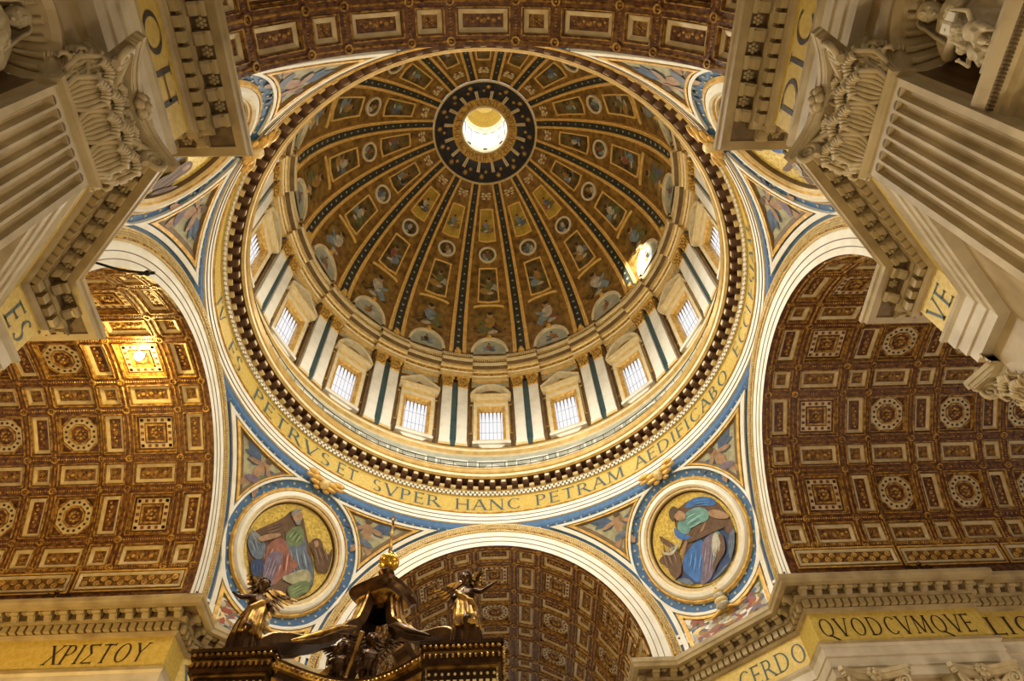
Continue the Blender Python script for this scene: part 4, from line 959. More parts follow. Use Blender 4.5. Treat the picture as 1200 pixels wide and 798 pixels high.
def make_pendentive(nm, sx, sy):
    rng = random.Random(hash(nm) % 7 if False else sum(map(ord, nm)))
    az0 = deg(atan2(sx, sy)); side = nm.replace('_', ' ')
    def AE(az, el, h=0.0):
        p = sph(az, el, h); return V((sx*p.x, sy*p.y, p.z))
    mb = MB(); rows = []
    for i in range(31):
        el = 33.64*i/30; c = RS*cos(rad(el)); lo = deg(acos(min(1, XF/c))); hi = 90-lo
        rows.append([AE(lo+(hi-lo)*j/32, el) for j in range(33)])
    mb.grid(rows, 'blue')
    root = mb.build('wall_pendentive_'+nm, None, True); tag(root, 'blue starred %s pendentive between the arches' % side, 'pendentive', kind='structure')
    # gold stars on the blue bands
    st = MB()
    def put(az, el, s=.15):
        T = ploc(0); b = (az, el)
        st.poly(star(0, 0, s, 6, .42), lambda u, v, h: AE(b[0]+u*M2D/cos(rad(b[1])), b[1]+v*M2D, h), .05, 'star_pale', 0)
    for k in range(60):
        a, e = angpt(12.3+(.35 if k % 2 else -.35), 6*k)
        if e > 1 and RS*cos(rad(e))*cos(rad(a)) < 20.7 and RS*cos(rad(e))*sin(rad(a)) < 20.7: put(a, e)
    for k in range(40):
        a = 3+84*k/39; put(a, 33.15, .13)
    for k in range(34):
        e = 2+30*k/33
        for yv in (20.72,):
            a = yplane_az(e, yv); put(a, e, .13); put(90-a, e, .13)
    tag(st.build('gilt_stars', root), kind='stuff')
    # two upper spandrels with winged children, one wide lower field
    for mir in (0, 1):
        f = (lambda az, el, h=0.0: AE(90-az, el, h)) if mir else AE
        fr = MB()
        def loop(off):
            AB, BC, CA = spandrel(off); return AB[:-1]+BC[:-1]+CA[:-1]
        l0, l1, l2, l3 = loop(0), loop(.2), loop(.28), loop(.62)
        fr.ring(l0, l1, f, -.02, .2, 'ring_white'); fr.ring(l2, loop(.42), f, -.02, .22, 'gold'); fr.ring(loop(.42), l3, f, -.02, .14, 'brown_stone', .08)
        o = fr.build('spandrel_frame', root)
        g = MB(); AB, BC, CA = spandrel(.6); CA = CA[::-1]; n = len(AB)-1
        rows = []
        for i in range(n+1):
            row = []
            for j in range(n+1):
                a, b = AB[i], CA[i]; w_ = j/n; p = (a[0]+(b[0]-a[0])*w_, a[1]+(b[1]-a[1])*w_)
                if i: # bend the last line onto the roundel arc
                    q = BC[j]; la, lb = AB[n], CA[n]; s = (la[0]+(lb[0]-la[0])*w_, la[1]+(lb[1]-la[1])*w_); k = (i/n)**2
                    p = (p[0]+(q[0]-s[0])*k, p[1]+(q[1]-s[1])*k)
                row.append(f(p[0], p[1], .06))
            rows.append(row)
        g.grid(rows, 'sky_pale'); g.build('mosaic_ground', o)
        # winged child
        cc = [(a[0]+b[0]+c[0])/3 for a, b, c in [(AB[0], AB[-1], BC[-1])]][0], (AB[0][1]+AB[-1][1]+BC[-1][1])/3
        cc = (cc[0]*.55+AB[-1][0]*.25+BC[-1][0]*.2, cc[1]*.6+BC[n//2][1]*.4)
        ch = MB(); s = 1.0
        L = lambda u, v, h: f(cc[0]+u*M2D/cos(rad(cc[1])), cc[1]+v*M2D, h)
        ch.flat(blob(rng, 0, -.1, .48, .85, .35), L, .12, 'skin'); ch.flat(circle(.1, .95, .36), L, .15, 'skin'); ch.flat(blob(rng, .1, 1.1, .34, .24), L, .17, 'hair')
        ch.flat(blob(rng, -.55, -1.15, .3, .75, -.5), L, .13, 'skin'); ch.flat(blob(rng, .45, -1.1, .28, .8, .4), L, .14, 'skin')
        ch.flat(blob(rng, -.85, .45, .75, .2, .25), L, .14, 'skin'); ch.flat(blob(rng, .75, .35, .62, .18, -.5), L, .14, 'skin')
        ch.poly([(-.3, .5), (-.9, 1.2), (-1.9, 1.45), (-2.6, 1.2), (-2.0, .8), (-2.3, .5), (-1.5, .45), (-1.6, .1), (-.8, .1)], L, .10, 'wing_blue')
        ch.poly([(.3, .5), (1.0, .75), (1.7, .6), (2.1, .1), (1.5, .05), (1.6, -.3), (1.0, -.2), (.5, 0)], L, .10, 'wing_blue')
        ch.flat(blob(rng, -.15, -.75, .8, .3, .3), L, .16, 'robe_violet' if mir else 'robe_slate'); ch.flat(blob(rng, .6, -.5, .3, .5, .9), L, .155, 'robe_green')
        ch.build('winged_child', o)
    arc, bot, l, r = lower(.0); fr = MB()
    def loop(off):
        arc, bot, l, r = lower(off); return arc[:-1]+r[:-1]+bot[::-1][:-1]+l[::-1][:-1]
    fr.ring(loop(0), loop(.22), AE, -.02, .22, 'ring_white'); fr.ring(loop(.3), loop(.5), AE, -.02, .2, 'gold')
    o = fr.build('lower_frame', root)
    arc, bot, l, r = lower(.48); g = MB(); nn = len(arc)-1
    g.grid([[AE(arc[i][0]+(bot[i][0]-arc[i][0])*j/10, arc[i][1]+(bot[i][1]-arc[i][1])*j/10, .05) for j in range(11)] for i in range(nn+1)], 'robe_green')
    g.build('mosaic_ground', o)
    pc = MB(); cl = ['red', 'robe_white', 'gold_light', 'robe_violet', 'robe_white', 'robe_ochre', 'white_marble', 'robe_slate', 'robe_rose']
    for i in range(1, nn):
        for j in range(1, 10):
            if rng.random() < .16: continue
            a, b = arc[i], bot[i]; w_ = (j+rng.uniform(-.3, .3))/10; az, el = a[0]+(b[0]-a[0])*w_, a[1]+(b[1]-a[1])*w_
            L = lambda u, v, h: AE(az+u*M2D/cos(rad(el)), el+v*M2D, h)
            k = abs(a[1]-b[1])/M2D/10
            pc.poly(blob(rng, 0, 0, rng.uniform(.25, .5), max(.12, k*rng.uniform(.5, .8)), rng.uniform(-.4, .4), 8, .25), L, .08+.02*rng.random(), rng.choice(cl))
    for s in (-1, 1):
        for k in range(7):
            az = 45+s*(8+k*1.05); L = lambda u, v, h: AE(az+u*M2D, 3.9+k*.18+v*M2D, h); pc.poly(rect(0, 0, .2, .42), L, .13, 'white_marble'); pc.poly(circle(0, .12, .1, n=8), L, .15, 'hole_dark')
    pc.build('mosaic_pieces', o)
    # winged head over the roundel and tiara under it
    L = ploc(az0)
    c = MB(); v0 = 6.25
    c.ball((0, v0, .5), (.42, .5, .42), 'gold_light', 10, 8, L)
    for s in (-1, 1):
        for (x, y, rx, ry) in ((.75, .25, .6, .28), (1.35, .55, .62, .24), (.8, -.15, .6, .2), (1.5, .15, .5, .16), (.5, -.5, .35, .16)):
            c.ball((s*x, v0+y, .35), (rx, ry, .18), 'gold', 9, 5, L)
    t = c.build('winged_head_ornament', None, True); tag(t, 'gilded winged head above the %s mosaic roundel' % side, 'ornament')
    c = MB(); v0 = -6.0
    for k, (rx, z) in enumerate(((.62, 0), (.6, .4), (.5, .8), (.36, 1.1))): c.ball((0, v0+z, .45), (rx, .3, .4), 'gold_light' if k % 2 else 'robe_white', 10, 6, L)
    c.ball((0, v0+1.45, .45), .16, 'gold', 8, 5, L); c.box(-.05, .05, v0+1.5, v0+2.0, .4, .5, 'gold', L); c.box(-.18, .18, v0+1.72, v0+1.82, .4, .5, 'gold', L)
    for s in (-1, 1): c.tube([(s*.3, v0-.2, .4), (s*1.2, v0-.5, .35), (s*2.0, v0-.3, .3)], [.14, .1, .05], 'gold', 6, T=L)
    t = c.build('tiara_ornament', None, True); tag(t, 'small gilded tiara under the %s mosaic roundel' % side, 'ornament')
    # mosaic roundel
    rt = empty('mosaic_roundel', L(0, 0, .2))
    base = L(0, 0, .2); LL = lambda u, v, h=0.0: L(u, v, h+.07)-base
    fr = MB(); n = 72
    prof = [(5.2, 0, 'gold'), (5.08, .22, 'gold'), (4.95, .24, 'brown_stone'), (4.9, .2, 'ring_white'), (4.75, .42, 'ring_white'), (4.5, .5, 'cream'), (4.3, .42, 'gold'), (4.22, .3, 'cream'), (4.1, .34, 'gold_light'), (4.0, .2, 'brown_stone'), (3.92, -.02, 'brown_stone')]
    for (r0, h0, m), (r1, h1, _) in zip(prof, prof[1:]):
        fr.grid([[LL(r*cos(2*pi*j/n), r*sin(2*pi*j/n), h) for j in range(n)] for r, h in ((r0, h0), (r1, h1))], m, True)
    # reveal coloured dark to paint the shadow gap inside the frame
    fr.grid([[LL(r*cos(2*pi*j/n), r*sin(2*pi*j/n), h) for j in range(n)] for r, h in ((3.92, -.02), (3.8, .0))], 'hole_dark', True)
    fr.build('frame', rt)
    g = MB(); g.grid([[LL(r*cos(2*pi*j/48), r*sin(2*pi*j/48), .0) for j in range(48)] for r in (3.85, 2.6, 1.3, .02)], 'gold_tesserae', True); g.build('gold_ground', rt)
    fg = MB()
    for k, (m, pts) in enumerate(MOS_R if sx > 0 else MOS_L):
        pts = [(u, v) if u*u+v*v < 14 else (u*3.75/sqrt(u*u+v*v), v*3.75/sqrt(u*u+v*v)) for u, v in pts]
        # smooth the outline once (corner cutting)
        q = []
        for (x0, y0), (x1, y1) in zip(pts, pts[1:]+pts[:1]): q += [(x0*.75+x1*.25, y0*.75+y1*.25), (x0*.25+x1*.75, y0*.25+y1*.75)]
        fg.flat(q, LL, .06+.012*k, m)
        # darker fold lines
        if m.startswith('robe') and len(q) > 8:
            cx = sum(p[0] for p in q)/len(q); cy = sum(p[1] for p in q)/len(q)
            sxx = sum((p[0]-cx)**2 for p in q); syy = sum((p[1]-cy)**2 for p in q); sxy = sum((p[0]-cx)*(p[1]-cy) for p in q)
            an = .5*atan2(2*sxy, sxx-syy); ax_, ay_ = cos(an), sin(an)
            lo = [(p[0]-cx)*ax_+(p[1]-cy)*ay_ for p in q]; la = [-(p[0]-cx)*ay_+(p[1]-cy)*ax_ for p in q]; HL, HW_ = (max(lo)-min(lo))/2, (max(la)-min(la))/2
            nf = 9
            for e in range(nf):
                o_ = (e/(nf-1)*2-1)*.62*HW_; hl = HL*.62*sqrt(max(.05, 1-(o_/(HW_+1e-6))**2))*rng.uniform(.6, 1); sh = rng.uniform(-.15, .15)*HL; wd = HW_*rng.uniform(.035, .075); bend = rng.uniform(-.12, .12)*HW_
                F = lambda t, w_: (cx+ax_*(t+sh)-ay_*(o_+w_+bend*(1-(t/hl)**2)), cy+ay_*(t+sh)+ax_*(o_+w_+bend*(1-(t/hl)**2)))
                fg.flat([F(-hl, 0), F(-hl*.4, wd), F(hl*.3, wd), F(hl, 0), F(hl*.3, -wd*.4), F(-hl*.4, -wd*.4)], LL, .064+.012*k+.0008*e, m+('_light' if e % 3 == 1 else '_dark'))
    fg.build('mosaic_figure', rt)
    vis = {'far_right': 'round mosaic of a seated figure in blue and teal on gold', 'far_left': 'round mosaic of a seated figure in slate and rose on gold',
           'near_left': 'round mosaic mostly hidden behind the near left cornice', 'near_right': 'round mosaic mostly hidden behind the near right cornice'}
    tag(rt, vis[nm], 'mosaic', 'mosaic roundels of the pendentives')
for nm, (sx, sy) in QUADS.items(): make_pendentive(nm, sx, sy)
# ================================================================== THINGS
# ------------------------------------------------------------------ giant fluted pilasters
def leaf_mesh(wd, hg, curl, m='marble'):
    """acanthus leaf of drilled ribs that fan out, rise and roll over at the tip"""
    mb = MB(); n = 3
    for k in range(-n, n+1):
        f = k/n; dz = 1-.10*abs(f)-.12*f*f; w2 = wd/2
        P = [(f*w2*.55, -.02, 0), (f*w2*.85, -.10, hg*.3), (f*w2*1.0, -.16, hg*.58*dz), (f*w2*.92, -.26-curl*.25, hg*.82*dz), (f*w2*.80, -.34-curl*.75, hg*.98*dz), (f*w2*.66, -.36-curl*1.15, hg*.96*dz), (f*w2*.5, -.34-curl*1.28, hg*.80*dz), (f*w2*.42, -.30-curl*1.1, hg*.70*dz)]
        r = wd*.088; mb.tube(P, [r*.8, r, r*1.1, r*1.15, r*1.1, r, r*.8, r*.3], m, 6)
        if abs(k) == n:      # ragged side lobes
            for q in range(1, 5):
                a = V(P[q]); mb.tube([a, a+V(((.09 if k > 0 else -.09)*wd/.9, -.04, .12)), a+V(((.15 if k > 0 else -.15)*wd/.9, .0, .16))], [r*.9, r*.8, r*.2], m, 5)
    mb.grid([[(u*wd*.45*e, -.02-.1*t, hg*t) for u in (-1, 0, 1)] for t, e in ((0, .6), (.3, .9), (.6, 1), (.85, .9))], m)
    return mb.mesh('acanthus_leaf', True)
LEAF1, LEAF2, LEAF3 = leaf_mesh(.9, 1.25, .24), leaf_mesh(.9, 1.4, .24), leaf_mesh(.6, .95, .06)
def shaft_mesh(W, D, zt, nf=7):
    mb = MB(); hw = W/2; pts = [(-hw, 0), (-hw, -D)]; mg = .14; sp = (W-2*mg)/nf
    for k in range(nf):
        c = -hw+mg+sp*(k+.5); r = sp*.385
        pts.append((c-r-.001, -D))
        for j in range(9): pts.append((c-r*cos(pi*j/8), -D+r*1.35*sin(pi*j/8)))
        pts.append((c+r+.001, -D))
    pts += [(hw, -D), (hw, 0)]
    mb.grid([[(x, y, z) for x, y in pts] for z in (2.0, zt)], 'marble')
    # stopped tops of the flutes, their hollow shade painted as dark half-discs
    mb.box(-hw, hw, -D, 0, zt, zt+.45, 'marble')
    for k in range(nf):
        c = -hw+mg+sp*(k+.5); r = sp*.385
        mb.fan([(c-r*cos(pi*j/8), -D-.002+.0, zt+.02+r*.9*sin(pi*j/8)) for j in range(9)], (c, -D-.004, zt+.05), 'soffit_dark')
    mb.box(-hw-.2, hw+.2, -D-.2, 0, 0, 1.2, 'marble'); mb.box(-hw-.1, hw+.1, -D-.1, 0, 1.2, 2.0, 'marble')
    return mb.mesh('shaft')
PW, PD = 2.75, .58
SHAFT = shaft_mesh(PW, PD, 20.75)
def capital_parts():
    W = PW/2; a = MB()
    pr = [(0, 21.2), (.14, 21.22), (.2, 21.32), (.14, 21.42), (.04, 21.46)]
    for i in range(len(pr)-1):
        (o0, z0), (o1, z1) = pr[i], pr[i+1]
        a.grid([[(-W-o, 0, z), (-W-o, -PD-o, z), (W+o, -PD-o, z), (W+o, 0, z)] for o, z in ((o0, z0), (o1, z1))], 'marble')
    ast = a.mesh('astragal')
    b = MB(); rows = []
    for z, e, d in ((21.44, 0, 0), (22.3, -.1, -.12), (23.2, -.08, -.08), (23.9, .05, .1), (24.05, .25, .3)):
        rows.append([(-W-e, 0, z), (-W-e, -PD-d, z), (-W*.33, -PD-d*1.05, z), (W*.33, -PD-d*1.05, z), (W+e, -PD-d, z), (W+e, 0, z)])
    b.grid(rows, 'pier_marble'); bell = b.mesh('capital')
    v = MB()
    for s in (-1, 1):
        P = []; R = []
        for k in range(30):
            t = k/29; an = -1.2+t*3.9*pi; r = .52*(1-t*.85)
            P.append((s*(W+.22-r*cos(an)*.55), -PD-.42-.35*(1-t*.1)+r*cos(an)*.5, 23.72+r*sin(an))); R.append(.13-.06*t)
        v.tube(P, R, 'marble', 7)
        v.tube([(s*.3, -PD-.1, 22.6), (s*.75, -PD-.25, 23.4), (s*(W-.05), -PD-.5, 24.0), (s*(W+.3), -PD-.75, 24.15)], [.1, .13, .15, .12], 'marble', 7)
        v.tube([(s*.25, -PD-.1, 22.7), (s*.2, -PD-.22, 23.5), (s*.32, -PD-.3, 23.8), (s*.45, -PD-.3, 23.68), (s*.36, -PD-.3, 23.58)], [.08, .09, .08, .07, .05], 'marble', 6)
    vol = v.mesh('volute', True)
    ab = MB(); P = []; n = 16; hx, fy, dip = W+.62, PD+1.15, .62
    for k in range(n+1):
        u = -1+2*k/n; P.append((hx*u, -(fy-dip*(1-u*u)**1.0)))
    P = [(-hx-.02, 0), (-hx-.02, -.1), (-W-.1, -PD*.6), (-hx-.18, -fy+.22)]+P+[(hx+.18, -fy+.22), (W+.1, -PD*.6), (hx+.02, -.1), (hx+.02, 0)]
    for (z0, z1, k) in ((24.05, 24.15, .94), (24.15, 24.38, .96), (24.38, 24.62, 1.0)):
        q = [(x*k, y*k) for x, y in P]
        ab.grid([[(x, y, z0) for x, y in q], [(x, y, z1) for x, y in q]], 'marble')
        ab.poly(q, lambda u, w_, h: V((u, w_, h)), z0, 'marble'); ab.poly(q, lambda u, w_, h: V((u, w_, h)), z1, 'marble')
    ab = ab.mesh('abacus')
    r = MB()
    for k in range(6):
        an = pi*k/3; r.ball((.26*cos(an), -PD-.62, 24.3+.26*sin(an)), (.2, .16, .2), 'marble', 7, 5)
    r.ball((0, -PD-.74, 24.3), .16, 'marble', 7, 5); r.tube([(0, -PD-.2, 23.2), (0, -PD-.3, 24.2)], .07, 'marble', 6)
    return ast, bell, vol, ab, r.mesh('flower', True)
CAPS = capital_parts()
def make_pilaster(mtx, label):
    rt = empty('fluted_pilaster', mtx=mtx); tag(rt, label, 'pilaster', 'giant fluted pilasters of the piers')
    link('shaft', SHAFT, rt); link('astragal', CAPS[0], rt); c = link('capital', CAPS[1], rt)
    link('volute', CAPS[2], c); link('abacus', CAPS[3], c); link('flower', CAPS[4], c)
    W = PW/2
    for u in (-.92, 0, .92): link('acanthus_leaf', LEAF1, c, frame_mtx((u, -PD+.08, 21.45), (1, 0, 0), (0, 1, 0), (0, 0, 1)))
    for u in (-1.36, -.46, .46, 1.36): link('acanthus_leaf', LEAF2, c, frame_mtx((u, -PD+.12, 21.95), (1, 0, 0), (0, 1, 0), (0, 0, 1)))
    for u in (-1.25, -.62, .62, 1.25): link('acanthus_leaf', LEAF3, c, frame_mtx((u, -PD-.02, 22.95), (1, 0, 0), (0, 1, 0), (0, 0, 1)))
    for s in (-1, 1):
        for m, z, d in ((LEAF1, 21.45, .1), (LEAF2, 21.95, .3)): link('acanthus_leaf', m, c, frame_mtx((s*(W-.06), -d, z), (0, s, 0), (-s, 0, 0), (0, 0, 1)))
WHERE = {('near_left', 0): 'fluted pilaster with leafy capital filling the upper left corner', ('near_right', 0): 'fluted pilaster with leafy capital filling the upper right corner',
         ('near_right', 1): 'dim pilaster whose leafy capital shows at the right edge below the letters VE', ('far_right', 1): 'pilaster with leafy capital under the start of QVODCVMQVE',
         ('near_left', 1): 'pilaster hidden behind the near left pier corner', ('far_left', 1): 'pilaster under the left gold inscription', ('far_right', 0): 'pilaster inside the far arch on the right', ('far_left', 0): 'pilaster inside the far arch on the left'}
for nm, (sx, sy) in QUADS.items():
    for face in (0, 1):       # 0: on the face x = +-A (along y), 1: on the face y = +-A (along x)
        for c0, extra in ((22.43, ''), (29.05, ', outer one')):
            if c0 > 25 and not (nm == 'far_right' and face == 1) and sy > 0 and face == 0: continue
            if face == 0: M = frame_mtx((sx*A, sy*c0, 0), (0, 1, 0), (sx, 0, 0), (0, 0, 1))
            else: M = frame_mtx((sx*c0, sy*A, 0), (1, 0, 0), (0, sy, 0), (0, 0, 1))
            make_pilaster(M, WHERE[(nm, face)]+extra)
# ------------------------------------------------------------------ figures
def remesh(o, size, smooth=4):
    m = o.modifiers.new('remesh', 'REMESH'); m.mode = 'VOXEL'; m.voxel_size = size; m.use_smooth_shade = True
    s = o.modifiers.new('smooth', 'SMOOTH'); s.iterations = smooth; s.factor = .5
def capsule(mb, a, b, ra, rb, m, n=10):
    a, b = V(a), V(b); P = []; R = []
    d = (b-a).normalized()
    for k in range(4): P.append(a-d*ra*cos(k*pi/8)*.98); R.append(max(.004, ra*sin(k*pi/8)))
    P.append(a); R.append(ra); P.append((a+b)/2); R.append((ra+rb)/2); P.append(b); R.append(rb)
    for k in (3, 2, 1, 0): P.append(b+d*rb*cos(k*pi/8)*.98); R.append(max(.004, rb*sin(k*pi/8)))
    mb.tube(P, R, m, n)
def robe(mb, secs, m, folds=11, amp=.1, n=44, seed=0):
    """draped loft: sections (cx, cy, z, rx, ry), folds fade towards the top"""
    rng = random.Random(seed); ph = rng.uniform(0, 6); rows = []
    for k, (cx, cy, z, rx, ry) in enumerate(secs):
        t = 1-k/(len(secs)-1); row = []
        for j in range(n):
            a = 2*pi*j/n; f = 1+amp*(.35+.65*t)*sin(folds*a+ph+k*.35)+amp*.5*sin(5*a+ph*2+k*.6); row.append((cx+rx*f*cos(a), cy+ry*f*sin(a), z))
        rows.append(row)
    mb.grid(rows, m, True); mb.fan(rows[0], V(secs[0][:3]), m); mb.fan(rows[-1], V(secs[-1][:3]), m)
def hand(mb, w, d, s, m, up=(0, 0, 1), curl=.5):
    """palm and five unequal bent fingers from wrist w along d"""
    w, d = V(w), V(d).normalized(); u = V(up); u = (u-d*u.dot(d)).normalized(); sd = d.cross(u)
    capsule(mb, w, w+d*.09*s, .036*s, .045*s, m, 8)
    for k, L in enumerate((.07, .085, .08, .06)):
        b = w+d*.10*s+sd*(.03*(k-1.5))*s; k1 = b+(d-u*curl*.4)*L*.6*s; k2 = k1+(d*.7-u*curl)*L*.5*s
        mb.tube([b-d*.02*s, b, k1, k2], [.013*s, .0135*s, .012*s, .008*s], m, 6)
    b = w+d*.035*s-sd*.045*s; mb.tube([b, b+(d*.6-sd*.7-u*curl*.3)*.05*s, b+(d-sd*.4-u*curl*.5)*.095*s], [.017*s, .015*s, .010*s], m, 6)
def head(mb, c, s, m, face=(0, -1, 0), tilt=0.0):
    """egg head with nose, brow, eyes, lips and ears, looking along face"""
    c = V(c); f = V(face).normalized(); r = f.cross(V((0, 0, 1))).normalized(); u = r.cross(f)
    T = lambda x, y, z: c+r*x*s+f*y*s+u*z*s
    rows = []
    for i in range(13):
        t = -pi/2+pi*i/12; row = []
        for j in range(18):
            a = 2*pi*j/18; k = 1-.22*max(0, -sin(t)); row.append(T(.5*cos(t)*k*cos(a), .58*cos(t)*(k if sin(a) > 0 else 1)*sin(a)+.03, .68*sin(t)))
        rows.append(row)
    mb.grid(rows, m, True)
    mb.tube([T(0, .56, .12), T(0, .70, -.10), T(0, .58, -.16)], [.05*s, .09*s, .06*s], m, 6)
    for e in (-1, 1):
        mb.ball(T(e*.19, .50, .08), .075*s, m, 7, 5); mb.tube([T(e*.05, .56, .18), T(e*.2, .56, .21), T(e*.34, .44, .15)], [.035*s, .045*s, .03*s], m, 5)
        mb.ball(T(e*.49, -.02, .0), (.06*s, .09*s, .14*s), m, 6, 5); mb.ball(T(e*.24, .42, -.16), .12*s, m, 6, 5)
    mb.tube([T(-.16, .50, -.32), T(0, .57, -.30), T(.16, .50, -.32)], [.02*s, .04*s, .02*s], m, 5); mb.tube([T(-.12, .50, -.38), T(0, .55, -.38), T(.12, .50, -.38)], [.02*s, .04*s, .02*s], m, 5)
    mb.ball(T(0, .42, -.54), .14*s, m, 7, 5)
def niche_statue(nm, M, label, book):
    rt = empty('niche_statue', mtx=M); tag(rt, label, 'statue', 'colossal saints in the pier niches')
    S = 4.55; st = 'statue_stone'
    b = MB()
    robe(b, [(0, 0, 0, .98, .72), (0, 0, .5, .90, .68), (.03, 0, 1.1, .80, .6), (.05, 0, 1.8, .68, .54), (.03, .0, 2.4, .60, .48), (0, 0, 2.85, .58, .42), (0, .02, 3.3, .66, .42), (0, .04, 3.62, .60, .36), (0, .04, 3.8, .34, .26)], st, 12, .11, seed=1)
    robe(b, [(-.3, -.25, .6, .5, .45), (-.25, -.3, 1.2, .5, .48), (-.1, -.22, 2.0, .46, .42), (.05, -.15, 2.6, .48, .4), (.1, -.1, 3.0, .3, .3)], st, 9, .12, seed=2)
    capsule(b, (0, .02, 3.7), (0, -.02, 4.0), .2, .17, st)
    capsule(b, (-.62, .02, 3.5), (-.86, -.2, 2.8), .23, .2, st); capsule(b, (-.86, -.2, 2.8), (-.4, -.6, 2.25), .19, .12, st)
    capsule(b, (.62, .02, 3.5), (.9, -.15, 2.75), .23, .2, st); capsule(b, (.9, -.15, 2.75), (.42, -.62, 2.35), .19, .12, st)
    hand(b, (-.4, -.6, 2.25), (.8, -.5, .1), 2.6, st); hand(b, (.42, -.62, 2.35), (-.8, -.5, .3), 2.6, st)
    o = b.build('body', rt); remesh(o, .045, 2)
    h = MB(); head(h, (0, -.14, 4.3), .56, st, (0, -1, -.35)); h.build('head', rt, True)
    v = MB(); rows = []          # open veil falling from the crown over the shoulders
    for i in range(15):
        t = i/14; row = []
        for j in range(25):
            a = -pi*.22+pi*1.44*j/24
            rr = .44+.05*sin(t*3)+.42*max(0, t-.35)**1.1; z = 4.74-.0*t-1.75*max(0, t-.22)
            e = min(1, t/.22); rx = rr*sin(e*pi/2); z = 4.30+.46*cos(e*pi/2) if t < .22 else 4.30-1.55*(t-.22)/.78
            fo = 1+.05*sin(a*9)*t; row.append((rx*1.0*cos(a)*fo, -.06+rx*.95*sin(a)*fo+.1*t, z))
        rows.append(row)
    v.grid(rows, st); vo = v.build('veil', rt, True); sm = vo.modifiers.new('solid', 'SOLIDIFY'); sm.thickness = .07
    if book:
        k = MB(); k.box(-.3, .3, -.82, -.72, 2.0, 2.5, st); k.box(-.26, .26, -.87, -.82, 2.04, 2.46, 'white_marble'); k.box(-.03, .03, -.89, -.72, 2.0, 2.5, st); k.build('book', rt)
        p = MB(); p.box(-.8, .8, -1.0, -.5, 0, .25, st); p.build('block', rt)
    return rt
def child(M, label, grp, m, s=1.0, wings=False, name='stone_child'):
    rt = empty(name, mtx=M); tag(rt, label, 'statue', grp)
    b = MB(); Z = lambda *p: tuple(q*s for q in p)
    capsule(b, Z(-.16, 0, .08), Z(-.17, -.03, .48), .075*s, .10*s, m); capsule(b, Z(-.17, -.03, .48), Z(-.13, 0, .88), .12*s, .17*s, m)
    capsule(b, Z(.2, -.15, .10), Z(.18, -.1, .48), .075*s, .1*s, m); capsule(b, Z(.18, -.1, .48), Z(.13, 0, .88), .12*s, .17*s, m)
    for x, y in ((-.16, -.08), (.2, -.23)): capsule(b, Z(x, y+.06, .05), Z(x, y-.12, .04), .06*s, .05*s, m)
    robe(b, [Z(0, 0, .8, .27, .2), Z(0, -.03, 1.0, .28, .23), Z(0, -.02, 1.25, .27, .2), Z(0, 0, 1.42, .2, .14)], m, 4, .03)
    capsule(b, Z(0, 0, 1.4), Z(0, -.02, 1.55), .09*s, .085*s, m)
    capsule(b, Z(-.27, 0, 1.36), Z(-.46, -.1, 1.12), .085*s, .075*s, m); capsule(b, Z(-.46, -.1, 1.12), Z(-.34, -.38, 1.2), .07*s, .05*s, m)
    capsule(b, Z(.27, 0, 1.36), Z(.5, -.1, 1.5), .085*s, .075*s, m); capsule(b, Z(.5, -.1, 1.5), Z(.5, -.35, 1.72), .07*s, .05*s, m)
    hand(b, Z(-.34, -.38, 1.2), (.3, -1, .2), s*1.1, m); hand(b, Z(.5, -.35, 1.72), (0, -.6, 1), s*1.1, m)
    head(b, Z(0, -.04, 1.76), .36*s, m, (0, -1, -.1))
    o = b.build('body', rt); remesh(o, .022*s, 1)
    h = MB(); rng = random.Random(4)
    for k in range(30):
        a = rng.uniform(0, 2*pi); e = rng.uniform(.1, 1.4); h.ball(Z(.2*cos(e)*cos(a), -.02+.22*cos(e)*sin(a)*(1 if sin(a) > 0 else .8), 1.79+.24*sin(e)), .065*s, m, 6, 4)
    h.build('hair', rt, True)
    d = MB(); robe(d, [Z(-.05, 0, .62, .33, .26), Z(0, 0, .85, .31, .25), Z(.03, 0, .98, .30, .24)], m, 9, .1, seed=3); d.build('loincloth', rt, True)
    if wings: add_wings(rt, Z(0, .16, 1.25), s*.75, m)
    return rt
def add_wings(rt, at, s, m, m2=None, spread=(1, 1)):
    for sd in (-1, 1):
        mb = MB(); k = spread[0 if sd < 0 else 1]
        at = V(at)
        ct, st_ = cos(.5), sin(.5); T = lambda u, v, h=0.0: at+V((sd*(u*ct-v*st_+.15)*k, .10+.28*u*k+h, u*st_+v*ct-.1))*s
        for row, (n, L, w_) in enumerate(((9, 1.05, .15), (8, .72, .16), (7, .45, .16))):
            for q in range(n):
                t = q/(n-1); x = .12+.95*t; z = .25+.75*sin(t*1.9); an = -1.45+t*1.15
                tip = (x+L*(.55+.45*t)*cos(an), z+L*(.55+.45*t)*sin(an)); md = ((x+tip[0])/2, (z+tip[1])/2); nx, nz = -sin(an)*w_*.5, cos(an)*w_*.5
                h = .05*row-.015*(q % 2)
                mb.poly([(x+nx*.6, z+nz*.6), (md[0]+nx, md[1]+nz), (tip[0]+nx*.5, tip[1]+nz*.5), tip, (tip[0]-nx*.5, tip[1]-nz*.5), (md[0]-nx, md[1]-nz), (x-nx*.6, z-nz*.6)], lambda u, v, hh: T(u, v, -hh), h+.03, m2 if (m2 and row != 1) else m, h-.02)
        mb.tube([T(0, .1), T(.15, .55), T(.5, .95), T(.95, 1.1), T(1.25, 1.0)], [.09*s, .1*s, .085*s, .06*s, .03*s], m, 7)
        mb.build('wing', rt, True)
